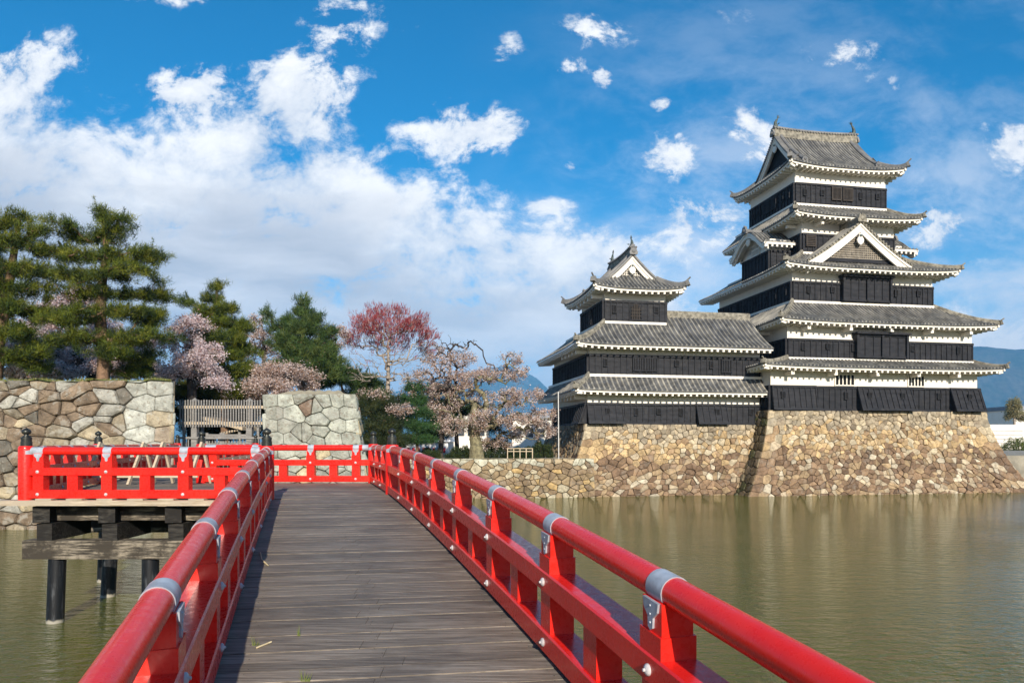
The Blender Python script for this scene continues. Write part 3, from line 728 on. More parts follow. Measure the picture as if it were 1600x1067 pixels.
# barrier closing the walkway
bz = zd(19) + .002
t = thing('barricade', (-10.2, 19.4, bz), 'pale timber barricade with leaning legs on the landing behind its front railing', 'barricade')
for x in (-11.35, -10.15, -9.62, -8.55):
    mb = MB(); mb.bar((x - .16, 18.9, bz), (x, 19.42, bz + 1.14), .10, .06, up=(1, 0, 0)); mb.build('leg', 'raw_timber', t)
    mb = MB(); mb.bar((x + .02, 19.95, bz), (x, 19.47, bz + 1.10), .10, .06, up=(1, 0, 0)); mb.build('leg', 'raw_timber', t)
mb = MB(); mb.bar((-11.5, 19.05, bz + .28), (-8.5, 19.05, bz + .28), .05, .17); mb.build('crossbar', 'raw_timber', t)
mb = MB(); mb.box((-10.3, 19.56, bz + .97), (1.75, 0, 0), (0, .02, 0), (0, 0, .06)); mb.box((-10.3, 19.56, bz + .85), (1.75, 0, 0), (0, .02, 0), (0, 0, .05)); mb.build('panel', 'grey_panel', t)

# small litter on the deck
def litter(name, pts, r, m, label, cat):
    mb = MB(); mb.tube(pts, r, 6); tag(mb.build(name, m), label, cat)
def dk(px, Y): x = (px - CX) / F * Y; return np.array((x, Y, zd(Y) + .012))
litter('straw', [dk(401, 5.55), dk(424, 5.68)], .007, 'straw', 'pale straw lying across a deck board in the left foreground', 'straw')
litter('twig', [dk(407, 8.9), dk(409, 8.45) + (0, 0, .02), dk(419, 8.2), dk(412, 8.3) + (0, 0, .02)], .006, 'straw', 'bent dry twig on the shaded left edge of the deck', 'twig')
rg = random.Random(9)
for lab, px, Y, n in (('tall thin weed sprouting between deck boards near the left railing', 401, 5.62, 9), ('low weed sprouting from a gap at the bottom of the picture', 477, 4.95, 12), ('tiny weed in a deck gap beside the pale straw', 470, 5.85, 6)):
    V = []; cc = []
    for k in range(n):
        c = dk(px, Y) + np.array((rg.uniform(-.03, .03), rg.uniform(-.008, .008), -.014)); h = rg.uniform(.03, .11); a = rg.uniform(-.03, .03)
        V += [c + (-.003, 0, 0), c + (.003, 0, 0), c + (a, rg.uniform(-.02, .02), h)]; cc += [(.16, .20, .04)] * 3
    t = thing('weed', dk(px, Y), lab, 'weed'); fast_mesh('blades', np.array(V), 3, np.array(cc), 'needle', t)

# ------------------------------------------------------------------ the castle (own frame: a along the front, q into the depth)
ROT = R(10.6); U = np.array((math.cos(ROT), math.sin(ROT), 0)); Vv = np.array((-math.sin(ROT), math.cos(ROT), 0))
K0 = np.array(((1204 - CX) / F * 50.5, 50.5, 0.0))
ZZ = np.array((0, 0, 1.0))
def W(a, q, z): return K0 + U * a + Vv * q + ZZ * z
def aon(px, q):
    t = (px - CX) / F; b = K0 + Vv * q; return (t * b[1] - b[0]) / (U[0] - t * U[1])
def qon(px, a):
    t = (px - CX) / F; b = K0 + U * a; return (t * b[1] - b[0]) / (Vv[0] - t * Vv[1])
def zat(py, a, q): return CZ + (HOR - py) / F * (K0 + U * a + Vv * q)[1]

def rect_side(rect, k):                                  # corner, direction along, direction inward, length
    a0, q0, a1, q1 = rect
    return {'f': (W(a0, q0, 0), U, Vv, a1 - a0), 'r': (W(a1, q0, 0), Vv, -U, q1 - q0), 'b': (W(a1, q1, 0), -U, -Vv, a1 - a0), 'l': (W(a0, q1, 0), -Vv, U, q1 - q0)}[k]
TP = 0.29                                                # tile pitch
def tiles(mb, P, s0, s1, tmin, tmax, nt=9, h=0.10, flip=False, seed=0, pitch=TP, cap=True):
    rg = np.random.default_rng(seed + 5)
    n = max(1, round((s1 - s0) / pitch)); pt = (s1 - s0) / n
    prof = [(0, 0), (.26, .10), (.38, .85), (.50, 1.0), (.62, .85), (.74, .10)]
    cols = []
    for k in range(n): cols += [(s0 + pt * (k + a), b, k) for a, b in prof]
    cols.append((s1, 0, n))
    V = []; CC = []; nr = nt + 1 + (1 if cap else 0)
    shade = rg.uniform(.58, 1.32, (n + 1, nt + 2)) * rg.uniform(.85, 1.12, (n + 1, 1))
    for s, b, k in cols:
        ta, tb = tmin(s), max(tmax(s), tmin(s))
        if cap:
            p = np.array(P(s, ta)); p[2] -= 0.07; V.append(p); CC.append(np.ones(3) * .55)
        for j in range(nt + 1):
            p = np.array(P(s, ta + (tb - ta) * j / nt)); p[2] += b * h; V.append(p)
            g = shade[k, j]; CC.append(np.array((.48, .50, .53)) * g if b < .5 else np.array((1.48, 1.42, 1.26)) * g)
    f = []
    for c in range(len(cols) - 1):
        for j in range(nr - 1):
            q = (c * nr + j, (c + 1) * nr + j, (c + 1) * nr + j + 1, c * nr + j + 1)
            f.append(q[::-1] if flip else q)
    mb.add(V, f, np.array(CC))

def skirt(tier, rect, over, inner, ze, zi, sides='flr', up=0.40, name='roof', whit=True, tmaxes=None, ridge=True, eave_h=0.16, pitch=TP):
    """pent or hip roof from an eave rectangle in to an inner rectangle. One mesh of tiles, one of white eaves, hip ridges."""
    a0, q0, a1, q1 = rect; out = (a0 - over, q0 - over, a1 + over, q1 + over)
    ins = {'f': inner[1] - out[1], 'l': inner[0] - out[0], 'r': out[2] - inner[2], 'b': out[3] - inner[3]}
    ends = {'f': ('l', 'r'), 'r': ('f', 'b'), 'b': ('r', 'l'), 'l': ('b', 'f')}
    tm = MB(); wm = MB(); hips = []
    for si, k in enumerate(sides):
        c, ds, di, L = rect_side(out, k); D = ins[k]; kl, kr = ins[ends[k][0]], ins[ends[k][1]]
        cl, crr = ends[k][0] in sides, ends[k][1] in sides
        if not cl: kl = 0
        if not crr: kr = 0
        def ez(s, t, L=L, cl=cl, crr=crr):
            x = 2 * s / L - 1
            e = abs(x) ** 3.5 if (x < 0 and cl or x > 0 and crr) else 0
            return ze + (zi - ze) * (.72 * t + .28 * t * t) + up * e * (1 - t) ** 2
        def P(s, t): q = c + ds * s + di * (D * t); q[2] = ez(s, t); return q
        tx = lambda s: min(1.0, s / kl if kl > 1e-6 else 1.0, (L - s) / kr if kr > 1e-6 else 1.0)
        tiles(tm, P, 0, L, lambda s: 0.0, tx, seed=si + len(name), pitch=pitch)
        # white eaves: board, rafter ends, underside
        n = max(8, int(L / 0.5)); ss = np.linspace(0, L, n + 1)
        def E(s, d, dz): q = c + ds * s + di * d; q[2] = ez(s, 0) + dz; return q
        for d0, zt, zb in ((0.10, -.05, -.05 - eave_h),):
            V = []
            for s in ss: V += [E(s, d0, zt), E(s, d0, zb), E(s, d0 + .14, zb), E(s, d0 + .14, zt)]
            f = []
            for i in range(n):
                for j in range(4): f.append((i * 4 + j, i * 4 + (j + 1) % 4, i * 4 + 4 + (j + 1) % 4, i * 4 + 4 + j))
            wm.add(V, f + [(3, 2, 1, 0), (4 * n, 4 * n + 1, 4 * n + 2, 4 * n + 3)])
        V = []
        for s in ss:
            lo = min(max(s, over * (1 if cl else 0)), L - over * (1 if crr else 0))
            w0 = c + ds * lo + di * over; w0[2] = ze - .02
            V += [E(s, .2, -.10), w0]
        wm.add(V, [(2 * i, 2 * i + 1, 2 * i + 3, 2 * i + 2) for i in range(n)])
        m = max(2, round(L / 0.46))
        for i in range(m):
            s = (i + .5) * L / m; dd = min(over + .02, .30 + max(0.0, min(s if cl else 9, (L - s) if crr else 9)) )
            a = E(s, .14, -.05 - eave_h - .075); b_ = c + ds * s + di * dd; b_[2] = ze - .06 - eave_h * .6 - .05
            if dd > .4: wm.bar(a, b_, .15, .15)
        # ridge line and white band where the roof meets the wall above
        if zi - ze > 0.2 and not (tmaxes and k in tmaxes):
            V = []
            i0, i1 = P(kl, 1.0), P(L - kr, 1.0)
            wm.box8([i0 - di * .21 - ZZ * .12, i1 - di * .21 - ZZ * .12, i1 - di * .02 - ZZ * .05, i0 - di * .02 - ZZ * .05, i0 - di * .21 + ZZ * .06, i1 - di * .21 + ZZ * .06, i1 - di * .02 + ZZ * .10, i0 - di * .02 + ZZ * .10])
        # hip ridge at the start corner of this side (shared with the neighbour) if both sides are roofed
        if cl and ridge:
            nn = 10; pts = []
            for j in range(nn + 1):
                t = j / nn; q = P(kl * t, t); pts.append(q + ZZ * (0.02 + .05 * (1 - t) ** 6))
            rm = MB(); hips.append(rm)
            rm.sweep(pts, [(-.13, -.1), (.13, -.1), (.13, .16), (.07, .25), (-.07, .25), (-.13, .16)], np.ones(3))
            dirn = pts[0] - pts[1]; dirn[2] = 0; dirn /= np.linalg.norm(dirn)
            e = pts[0]
            rm.bar(e + dirn * -.02 + ZZ * .05, e + dirn * .12 + ZZ * .09, .34, .34)
            rm.bar(e + dirn * .0 + ZZ * .22, e + dirn * .22 + ZZ * .36, .08, .09)
    r = tm.build(name, 'grey_roof_tile', tier); wm.build('eaves', 'white_plaster', r)
    for rm in hips: rm.build('hip_ridge', 'ridge_mortar', r)
    return r

def boards(tier, rect, k, zb, zt, s0=0.0, s1=None, proud=.07, name='weatherboard', pitch=.46, slant=0.0, lap=.40, ends=True):
    """black lapped boards with upright battens on one side of a wall; slant pushes the foot outward (a stone-drop box)"""
    c, ds, di, L = rect_side(rect, k); s1 = L if s1 is None else s1; o = -di
    mb = MB(); H = zt - zb
    def pt(s, z, d):
        f = (zt - z) / H; q = c + ds * s + o * (d + slant * f); q[2] = z; return q
    nb = max(2, round(H / lap))
    for i in range(nb):
        za, zb2 = zb + H * i / nb, zb + H * (i + 1) / nb
        mb.box8([pt(s0, za, -.02), pt(s0, za, proud + .018), pt(s1, za, proud + .018), pt(s1, za, -.02), pt(s0, zb2, -.02), pt(s0, zb2, proud), pt(s1, zb2, proud), pt(s1, zb2, -.02)][::1])
    n = max(1, round((s1 - s0) / pitch))
    for i in range(n + 1):
        s = s0 + (s1 - s0) * i / n; s = min(max(s, s0 + .05), s1 - .05)
        mb.box8([pt(s - .04, zb, proud), pt(s - .04, zb, proud + .075), pt(s + .04, zb, proud + .075), pt(s + .04, zb, proud), pt(s - .04, zt, proud), pt(s - .04, zt, proud + .075), pt(s + .04, zt, proud + .075), pt(s + .04, zt, proud)])
    for za, zz in ((zb - .02, zb + .13), (zt - .13, zt + .03)):
        mb.box8([pt(s0 - .01, za, -.02), pt(s0 - .01, za, proud + .095), pt(s1 + .01, za, proud + .095), pt(s1 + .01, za, -.02), pt(s0 - .01, zz, -.02), pt(s0 - .01, zz, proud + .095), pt(s1 + .01, zz, proud + .095), pt(s1 + .01, zz, -.02)])
    if slant:
        for s in (s0, s1):
            for sgn in (1,):
                mb.add([pt(s, zt, 0), pt(s, zb, -slant - .02), pt(s, zb, proud), pt(s, zt, proud)], [(0, 1, 2, 3)])
        mb.add([pt(s0, zb, -slant), pt(s1, zb, -slant), pt(s1, zb, proud), pt(s0, zb, proud)], [(0, 1, 2, 3)])
    return mb.build(name, 'black_lacquer_board', tier)
def loophole(tier, rect, k, s, z, w=.24, h=.36, proud=.17, slant=0.0, H=1.0, zt=0):
    c, ds, di, L = rect_side(rect, k); o = -di
    off = proud + (slant * (zt - z) / H if slant else 0)
    p = c + ds * s + o * off; p[2] = z
    mb = MB(); t = .05
    for sx in (-1, 1): mb.box(p + ds * sx * (w / 2 + t / 2), ds * t / 2, o * .05, ZZ * (h / 2 + t))
    for sz in (-1, 1): mb.box(p + ZZ * sz * (h / 2 + t / 2), ds * w / 2, o * .05, ZZ * t / 2)
    fr_ = mb.build('loophole', 'black_lacquer_board', tier)
    mb = MB(); mb.box(p - o * .03, ds * w / 2, o * .045, ZZ * h / 2); mb.build('opening', 'dark_opening', fr_)
def barred(tier, rect, k, s0, s1, z0, z1, n, barmat='black_lacquer_board', proud=.14, horiz=False, name='window'):
    c, ds, di, L = rect_side(rect, k); o = -di
    def p(s, z, d): q = c + ds * s + o * d; q[2] = z; return q
    mb = MB(); mb.box((p(s0, z0, proud + .02) + p(s1, z1, proud + .02)) / 2, ds * (s1 - s0) / 2, o * .02, ZZ * (z1 - z0) / 2); wdw = mb.build(name, 'dark_opening', tier)
    mb = MB(); t = .06
    for s in (s0, s1): mb.bar(p(s, z0 - t, proud + .05), p(s, z1 + t, proud + .05), .08, .10, up=o)
    for z in (z0, z1): mb.bar(p(s0, z, proud + .05), p(s1, z, proud + .05), .10, .08)
    for i in range(1, n):
        if horiz: z = z0 + (z1 - z0) * i / n; mb.bar(p(s0, z, proud + .06), p(s1, z, proud + .06), .05, .08)
        else: s = s0 + (s1 - s0) * i / n; mb.bar(p(s, z0, proud + .06), p(s, z1, proud + .06), .05 if barmat == 'dark_lattice' else .09, .05, up=o)
    mb.build('bars', barmat, wdw)
    return wdw
def wall(tier, rect, zb, zt, name='wall'):
    a0, q0, a1, q1 = rect; mb = MB()
    mb.box8([W(a0, q0, zb), W(a1, q0, zb), W(a1, q1, zb), W(a0, q1, zb), W(a0, q0, zt), W(a1, q0, zt), W(a1, q1, zt), W(a0, q1, zt)])
    return mb.build(name, 'white_plaster', tier)

def fish(parent, base, d, h=1.25, mname='green_bronze', name='ridge_fish'):
    """roof-ridge fish: head down, tail curling up; d is the horizontal direction its tail leans to"""
    d = np.asarray(d, float); k = h / 1.25; mb = MB(); sv = np.cross(d, ZZ)
    pts = [base + (d * x + ZZ * z) * k for x, z in ((-.10, 0), (-.16, .12), (-.20, .30), (-.19, .50), (-.10, .70), (.02, .86), (.07, 1.0))]
    mb.tube(pts, np.array((.20, .21, .19, .15, .11, .075, .05)) * k, 10)
    tip = pts[-1]
    for x, z, w_ in ((.34, .22, .05), (.16, .36, .05), (-.06, .34, .05), (.40, .02, .04)):
        e = tip + (d * x + ZZ * z) * k
        mb.add([tip - sv * w_ - d * .07 * k, tip + sv * w_ + d * .03 * k, e, tip + sv * w_ - d * .07 * k, tip - sv * w_ + d * .03 * k], [(0, 1, 2), (1, 4, 2), (3, 2, 1), (0, 2, 4), (0, 3, 1), (0, 4, 3)])
    for z, x in ((.25, -.42), (.5, -.38), (.72, -.24)):   # back fins
        a = base + (d * (x + .16) + ZZ * z) * k
        mb.add([a - ZZ * .1 * k - sv * .03, a - ZZ * .1 * k + sv * .03, base + (d * x + ZZ * (z + .10)) * k, a + ZZ * .1 * k], [(0, 1, 2), (1, 3, 2), (3, 0, 2), (0, 3, 1)])
    for sx in (-1, 1): mb.add([base + (d * -.05 + ZZ * .2) * k + sv * sx * .15, base + (d * -.02 + ZZ * .38) * k + sv * sx * .15, base + (d * .12 + ZZ * .33) * k + sv * sx * .36], [(0, 1, 2), (2, 1, 0)])
    return mb.build(name, mname, parent, smooth=50)
def onigawara(mb, p, d, k=1.0):                          # ridge-end tile: shield with horns
    d = np.asarray(d, float); sv = np.cross(d, ZZ)
    pr = [(-.34, -.1), (.34, -.1), (.38, .10), (.27, .32), (.20, .52), (.08, .42), (0, .62), (-.08, .42), (-.20, .52), (-.27, .32), (-.38, .10)]
    fr_ = [p + d * .08 * k + sv * x * k + ZZ * z * k for x, z in pr]; ba = [p - d * .10 * k + sv * x * k + ZZ * z * k for x, z in pr]; n = len(pr)
    mb.add(fr_ + ba, [tuple(range(n)), tuple(reversed(range(n, 2 * n)))] + [(i, n + i, n + (i + 1) % n, (i + 1) % n) for i in range(n)])
    mb.lathe(p + d * .07 * k + ZZ * .18 * k, [(.17 * k, 0), (.15 * k, .05), (.06 * k, .09), (.01, .1)], 12, axis=d)

def gable_roof(tier, A, d, wv, half, z_eave, z_top, depth, front_face=True, name='gable', recess=.55, lattice='lattice_wood', barge=.42, curve=.30, eave_white=True, fill_from=0.0, ridge_h=.45, back_open=True, dark_fill=False, pend=True):
    """triangular gable facing direction -d (its face at the origin point A, ridge running along +d for `depth`); wv: sideways unit."""
    A = np.asarray(A, float); g_t = MB(); wm = MB(); rm = MB()
    def prof(t): return z_eave + (z_top - z_eave) * ((1 - curve) * t + curve * t * t)
    for sg in (-1, 1):
        def P(s, t): q = A + d * s + wv * sg * half * (1 - t); q[2] = prof(t); return q
        tiles(g_t, P, 0, depth, lambda s: 0.0, lambda s: 1.0, nt=10, flip=(sg < 0), seed=3 + sg, cap=True)
        # verge: tile ends along the slope, then the white bargeboard below
        ts = np.linspace(0, 1, 15)
        n = 14; V = []
        for t in ts:
            q = P(0.02, t); V += [q + ZZ * .07 - d * .02, q - ZZ * .12 - d * .02, q - ZZ * .12 + d * .2, q + ZZ * .07 + d * .2]
        f = [(i * 4 + j, i * 4 + (j + 1) % 4, i * 4 + 4 + (j + 1) % 4, i * 4 + 4 + j) for i in range(n) for j in range(4)]
        rm.add(V, f)
        L = math.hypot(half, z_top - z_eave); m = int(L / .30)
        for i in range(m):
            q = P(-.06, (i + .5) / m); rm.lathe(q + ZZ * .04, [(.085, -.02), (.085, .06)], 8, axis=d)
        for off, th, ht, h0 in ((.10, .14, barge, .12), (.02, .10, .14, .12)):
            V = []
            for t in ts:
                q = P(off, t); hh = ht * (1 + .25 * (1 - t) ** 3)
                V += [q - ZZ * h0, q - ZZ * (h0 + hh), q + d * th - ZZ * (h0 + hh), q + d * th - ZZ * h0]
            wm.add(V, [(i * 4 + j, i * 4 + (j + 1) % 4, i * 4 + 4 + (j + 1) % 4, i * 4 + 4 + j) for i in range(n) for j in range(4)] + [(0, 1, 2, 3), (4 * n + 3, 4 * n + 2, 4 * n + 1, 4 * n)])
        # underside of the overhang
        V = []
        for t in ts: V += [P(.1, t) - ZZ * .12, P(recess + .2, t) - ZZ * .12]
        wm.add(V, [(2 * i, 2 * i + 1, 2 * i + 3, 2 * i + 2) for i in range(n)])
    # ridge
    a = A + ZZ * (z_top - A[2]) ; b = a + d * depth
    rm.sweep([a - d * .05, (a + b) / 2, b], [(-.17, -.1), (.17, -.1), (.17, ridge_h * .7), (.10, ridge_h), (-.10, ridge_h), (-.17, ridge_h * .7)])
    onigawara(rm, a - d * .08 + ZZ * .05, -d, 1.0)
    r = g_t.build(name, 'grey_roof_tile', tier)
    wm.build('bargeboard', 'white_plaster', r); rm.build('ridge_tiles', 'ridge_mortar', r)
    # filling: dark board and lattice, set back
    mb = MB(); V = []; ts = np.linspace(0, 1, 12)
    zf = z_eave + fill_from
    base = A + d * recess
    pts = []
    for sg in (-1, 1):
        row = []
        for t in (ts if sg < 0 else ts[::-1]):
            z = prof(t) - .12
            q = base + wv * sg * half * (1 - t); q[2] = max(z, zf); row.append(q)
        pts += row
    mb.add(pts + [p + d * .1 for p in pts], [tuple(range(len(pts))), tuple(reversed(range(len(pts), 2 * len(pts))))])
    mb.build('filling', 'black_lacquer_board' if dark_fill else 'dark_opening', r)
    if not dark_fill:
        mb = MB(); zl = zf + .30
        top = prof(1) - .12 - barge * .8
        m = int(half * 2 / .17)
        for i in range(m):
            x = -half + (i + .5) * 2 * half / m; t = 1 - abs(x) / half; z1 = prof(t) - .12 - barge * .6
            if z1 > zl + .05: mb.bar(base + wv * x - d * .05 + ZZ * (zl - base[2]), base + wv * x - d * .05 + ZZ * (z1 - base[2]), .05, .05, up=d)
        z = zl
        while z < top:
            lo, hi = 0.0, 1.0
            for _ in range(20):
                md = (lo + hi) / 2
                if prof(md) - .12 - barge * .6 < z: lo = md
                else: hi = md
            x = half * (1 - hi)
            if x > .1: mb.bar(base - wv * x - d * .06 + ZZ * (z - base[2]), base + wv * x - d * .06 + ZZ * (z - base[2]), .05, .045)
            z += .17
        mb.build('lattice', lattice, r)
        mb = MB(); x = half * (1 - .05); mb.box(base - d * .07 + ZZ * (zf + .12 - base[2]), wv * half * .80, d * .05, ZZ * .14); mb.build('sill_board', 'black_lacquer_board', r)
    if pend:
        k = 1.05; mb = MB()                        # pendant below the peak: a rounded shield with side curls
        pr = [(0, -.40), (.13, -.33), (.24, -.20), (.27, -.04), (.20, .10), (.13, .18), (.11, .42), (-.11, .42), (-.13, .18), (-.20, .10), (-.27, -.04), (-.24, -.20), (-.13, -.33)]
        cpt = A + d * .04 + ZZ * (z_top - .95 * k - barge * .5 - A[2]); n = len(pr)
        ff = [cpt + wv * x * k + ZZ * z * k for x, z in pr]; bb = [p + d * .12 for p in ff]
        mb.add(ff + bb, [tuple(range(n)), tuple(reversed(range(n, 2 * n)))] + [(i, n + i, n + (i + 1) % n, (i + 1) % n) for i in range(n)])
        pe = mb.build('pendant', 'white_plaster', r)
        mb = MB(); mb.lathe(cpt + ZZ * .26 * k - d * .0, [(.10 * k, 0), (.09 * k, .05), (.02, .07)], 12, axis=-d); mb.build('boss', 'green_bronze', pe)
    return r

def hip_gable(tier, rect, over, axis, gin, ze, z_top, up=.45, recess=.5, dark_fill=False, name='top_roof', fish_h=1.05, ridge_h=.75, tg=.36):
    """hip-and-gable roof. axis 'a': ridge along the front; 'q': ridge into the depth. gin: how far the gable planes stand in from the eaves."""
    a0, q0, a1, q1 = rect; out = (a0 - over, q0 - over, a1 + over, q1 + over)
    longs, shorts = (('f', 'b'), ('r', 'l')) if axis == 'a' else (('r', 'l'), ('f', 'b'))
    tm = MB(); wm = MB(); rm = MB()
    _, _, _, Ls = rect_side(out, shorts[0]); half = Ls / 2
    def pz(t): return ze + (z_top - ze) * (.60 * t + .40 * t * t)
    zg = pz(tg)
    for k in longs + shorts:
        c, ds, di, L = rect_side(out, k); lng = k in longs
        D = half if lng else gin + recess
        def ez(s, t, L=L, lng=lng):
            e = abs(2 * s / L - 1) ** 3.0
            if lng: return pz(t) + up * e * max(0, 1 - t / tg) ** 2
            return pz(min(1, t * (D / gin) * tg)) + up * e * max(0, 1 - t * D / gin) ** 2
        def P(s, t): q = c + ds * s + di * (D * t); q[2] = ez(s, t); return q
        if lng:
            def tx(s, L=L): m_ = min(s, L - s); return 1.0 if m_ >= gin else tg * m_ / gin
        else:
            kk = half * tg                               # sideways inset of the hips at the gable foot
            def tx(s, L=L, kk=kk): m_ = min(s, L - s); return 1.0 if m_ >= kk else (gin / D) * m_ / kk
        if lng:                                          # three strips so that the verge is a clean cut
            for s0, s1 in ((0, gin), (gin, L - gin), (L - gin, L)): tiles(tm, P, s0, s1, lambda s: 0.0, (lambda s: 1.0) if s0 == gin else (lambda s, L=L: tg * min(s, L - s) / gin), nt=12, seed=len(k) + int(s0 * 10))
        else:
            tiles(tm, P, 0, L, lambda s: 0.0, tx, nt=8, seed=9)
        n = max(8, int(L / 0.4)); ss = np.linspace(0, L, n + 1)
        def E(s, d, dz): q = c + ds * s + di * d; q[2] = ez(s, 0) + dz; return q
        V = []
        for s in ss: V += [E(s, .10, -.05), E(s, .10, -.22), E(s, .24, -.22), E(s, .24, -.05)]
        wm.add(V, [(i * 4 + j, i * 4 + (j + 1) % 4, i * 4 + 4 + (j + 1) % 4, i * 4 + 4 + j) for i in range(n) for j in range(4)] + [(3, 2, 1, 0), (4 * n, 4 * n + 1, 4 * n + 2, 4 * n + 3)])
        V = []
        for s in ss:
            w0 = c + ds * min(max(s, over), L - over) + di * over; w0[2] = ze + .02; V += [E(s, .2, -.10), w0]
        wm.add(V, [(2 * i, 2 * i + 1, 2 * i + 3, 2 * i + 2) for i in range(n)])
        m = round(L / 0.46)
        for i in range(m):
            s = (i + .5) * L / m; dd = min(over + .02, .30 + min(s, L - s))
            a = E(s, .14, -.30); b_ = c + ds * s + di * dd; b_[2] = ze - .18
            if dd > .4: wm.bar(a, b_, .15, .15)
        # hips
        nn = 8; kl = gin if lng else half * tg
        if lng:
            for e0, sg in ((0, 1), (L, -1)):
                pts = [P(e0 + sg * gin * j / nn, tg * j / nn) + ZZ * (.02 + .12 * (1 - j / nn) ** 6) for j in range(nn + 1)]
                rm.sweep(pts, [(-.15, -.1), (.15, -.1), (.15, .18), (.08, .27), (-.08, .27), (-.15, .18)])
                dv = pts[0] - pts[1]; dv[2] = 0; dv /= np.linalg.norm(dv)
                rm.bar(pts[0] - dv * .02 + ZZ * .05, pts[0] + dv * .16 + ZZ * .12, .36, .38); rm.bar(pts[0] + ZZ * .28, pts[0] + dv * .28 + ZZ * .50, .08, .09)
                # descending ridge along the verge, ending in a tile above the hip
                g0 = e0 + sg * (gin + .55)
                pts = [P(g0, t) + ZZ * .05 for t in np.linspace(tg * .62, 1, 12)]
                rm.sweep(pts, [(-.15, -.1), (.15, -.1), (.15, .20), (.08, .30), (-.08, .30), (-.15, .20)])
                dv = -di; onigawara(rm, pts[0] + ZZ * .02, dv, .7)
                # verge tiles laid across, outside of that ridge
                for j in range(26):
                    t = tg + (1 - tg) * (j + .5) / 26; q = P(e0 + sg * gin, t)
                    rm.tube([q - ds * sg * .08 + ZZ * .05, q + ds * sg * .42 + ZZ * .06], .075, 6)
    # the two gables
    for k in shorts:
        c, ds, di, L = rect_side(out, k)
        A = c + ds * (L / 2) + di * gin; A[2] = ze
        g = MB(); ts = np.linspace(tg * .98, 1, 14); n = 13
        for sg in (-1, 1):
            def Q(off, t): q = A + di * off + ds * sg * half * (1 - t); q[2] = pz(t); return q
            V = []
            for t in ts: q = Q(.0, t); V += [q + ZZ * .06, q - ZZ * .13, q - ZZ * .13 + di * .25, q + ZZ * .06 + di * .25]
            rm.add(V, [(i * 4 + j, i * 4 + (j + 1) % 4, i * 4 + 4 + (j + 1) % 4, i * 4 + 4 + j) for i in range(n) for j in range(4)])
            for off, th, ht in ((.09, .14, .48), (.02, .1, .16)):
                V = []
                for t in ts:
                    q = Q(off, t); hh = ht * (1 + .3 * (1 - t) ** 2)
                    V += [q - ZZ * .13, q - ZZ * (.13 + hh), q + di * th - ZZ * (.13 + hh), q + di * th - ZZ * .13]
                g.add(V, [(i * 4 + j, i * 4 + (j + 1) % 4, i * 4 + 4 + (j + 1) % 4, i * 4 + 4 + j) for i in range(n) for j in range(4)] + [(0, 1, 2, 3)])
            V = []
            for t in ts: V += [Q(.1, t) - ZZ * .13, Q(recess + .1, t) - ZZ * .13]
            g.add(V, [(2 * i, 2 * i + 1, 2 * i + 3, 2 * i + 2) for i in range(n)])
        gb = g.build('gable', 'white_plaster', tier)
        mb = MB(); pts = []
        for sg in (-1, 1):
            for t in (ts if sg < 0 else ts[::-1]):
                q = A + di * recess + ds * sg * half * (1 - t); q[2] = pz(t) - .1; pts.append(q)
        mb.add(pts + [p + di * .1 for p in pts], [tuple(range(len(pts))), tuple(reversed(range(len(pts), 2 * len(pts))))]); mb.build('filling', 'black_lacquer_board', gb)
        base = A + di * recess; mb = MB(); zl = zg + .22
        if not dark_fill:
            m = int(half * 2 / .16)
            for i in range(m):
                x = -half + (i + .5) * 2 * half / m; z1 = pz(1 - abs(x) / half) - .45
                if z1 > zl + .05: mb.bar(base + ds * x - di * .05 + ZZ * (zl - base[2]), base + ds * x - di * .05 + ZZ * (z1 - base[2]), .045, .05, up=di)
            z = zl
            while z < z_top - .6:
                lo, hi = 0., 1.
                for _ in range(18):
                    md = (lo + hi) / 2
                    if pz(md) - .45 < z: lo = md
                    else: hi = md
                x = half * (1 - hi)
                if x > .1: mb.bar(base - ds * x - di * .06 + ZZ * (z - base[2]), base + ds * x - di * .06 + ZZ * (z - base[2]), .05, .045)
                z += .16
            mb.build('lattice', 'white_plaster', gb)
        pr = [(0, -.38), (.12, -.31), (.22, -.19), (.25, -.04), (.18, .09), (.11, .17), (.10, .40), (-.10, .40), (-.11, .17), (-.18, .09), (-.25, -.04), (-.22, -.19), (-.12, -.31)]
        cp = A + di * .03 + ZZ * (z_top - 1.05 - A[2]); n = len(pr); mb = MB()
        ff = [cp + ds * x + ZZ * z for x, z in pr]; bb = [p + di * .1 for p in ff]
        mb.add(ff + bb, [tuple(range(n)), tuple(reversed(range(n, 2 * n)))] + [(i, n + i, n + (i + 1) % n, (i + 1) % n) for i in range(n)])
        pe = mb.build('pendant', 'white_plaster', gb); mb = MB(); mb.lathe(cp + ZZ * .24, [(.09, 0), (.08, .05), (.02, .07)], 10, axis=-di); mb.build('boss', 'green_bronze', pe)
    c, ds, di, L = rect_side(out, longs[0])
    a = c + ds * (gin - .05) + di * half; b = c + ds * (L - gin + .05) + di * half; a[2] = b[2] = z_top
    mid = (a + b) / 2
    pts = [a + (b - a) * t + ZZ * (.14 * (2 * t - 1) ** 2) for t in np.linspace(0, 1, 9)]
    r = tm.build(name, 'grey_roof_tile', tier); wm.build('eaves', 'white_plaster', r)
    rb = MB(); rb.sweep(pts, [(-.20, -.2), (.20, -.2), (.20, ridge_h * .62), (-.20, ridge_h * .62)]); rb.build('ridge_wall', 'ridge_mortar', r)
    n = int(np.linalg.norm(b - a) / .26)
    for i in range(n + 1):
        q = a + (b - a) * i / n + ZZ * (.14 * (2 * i / n - 1) ** 2 + ridge_h * .66); sv = di
        rm.tube([q - sv * .30, q + sv * .30], .085, 6)
    rm.sweep([p + ZZ * ridge_h * .70 for p in pts], [(-.16, 0), (.16, 0), (.12, .16), (0, .22), (-.12, .16)])
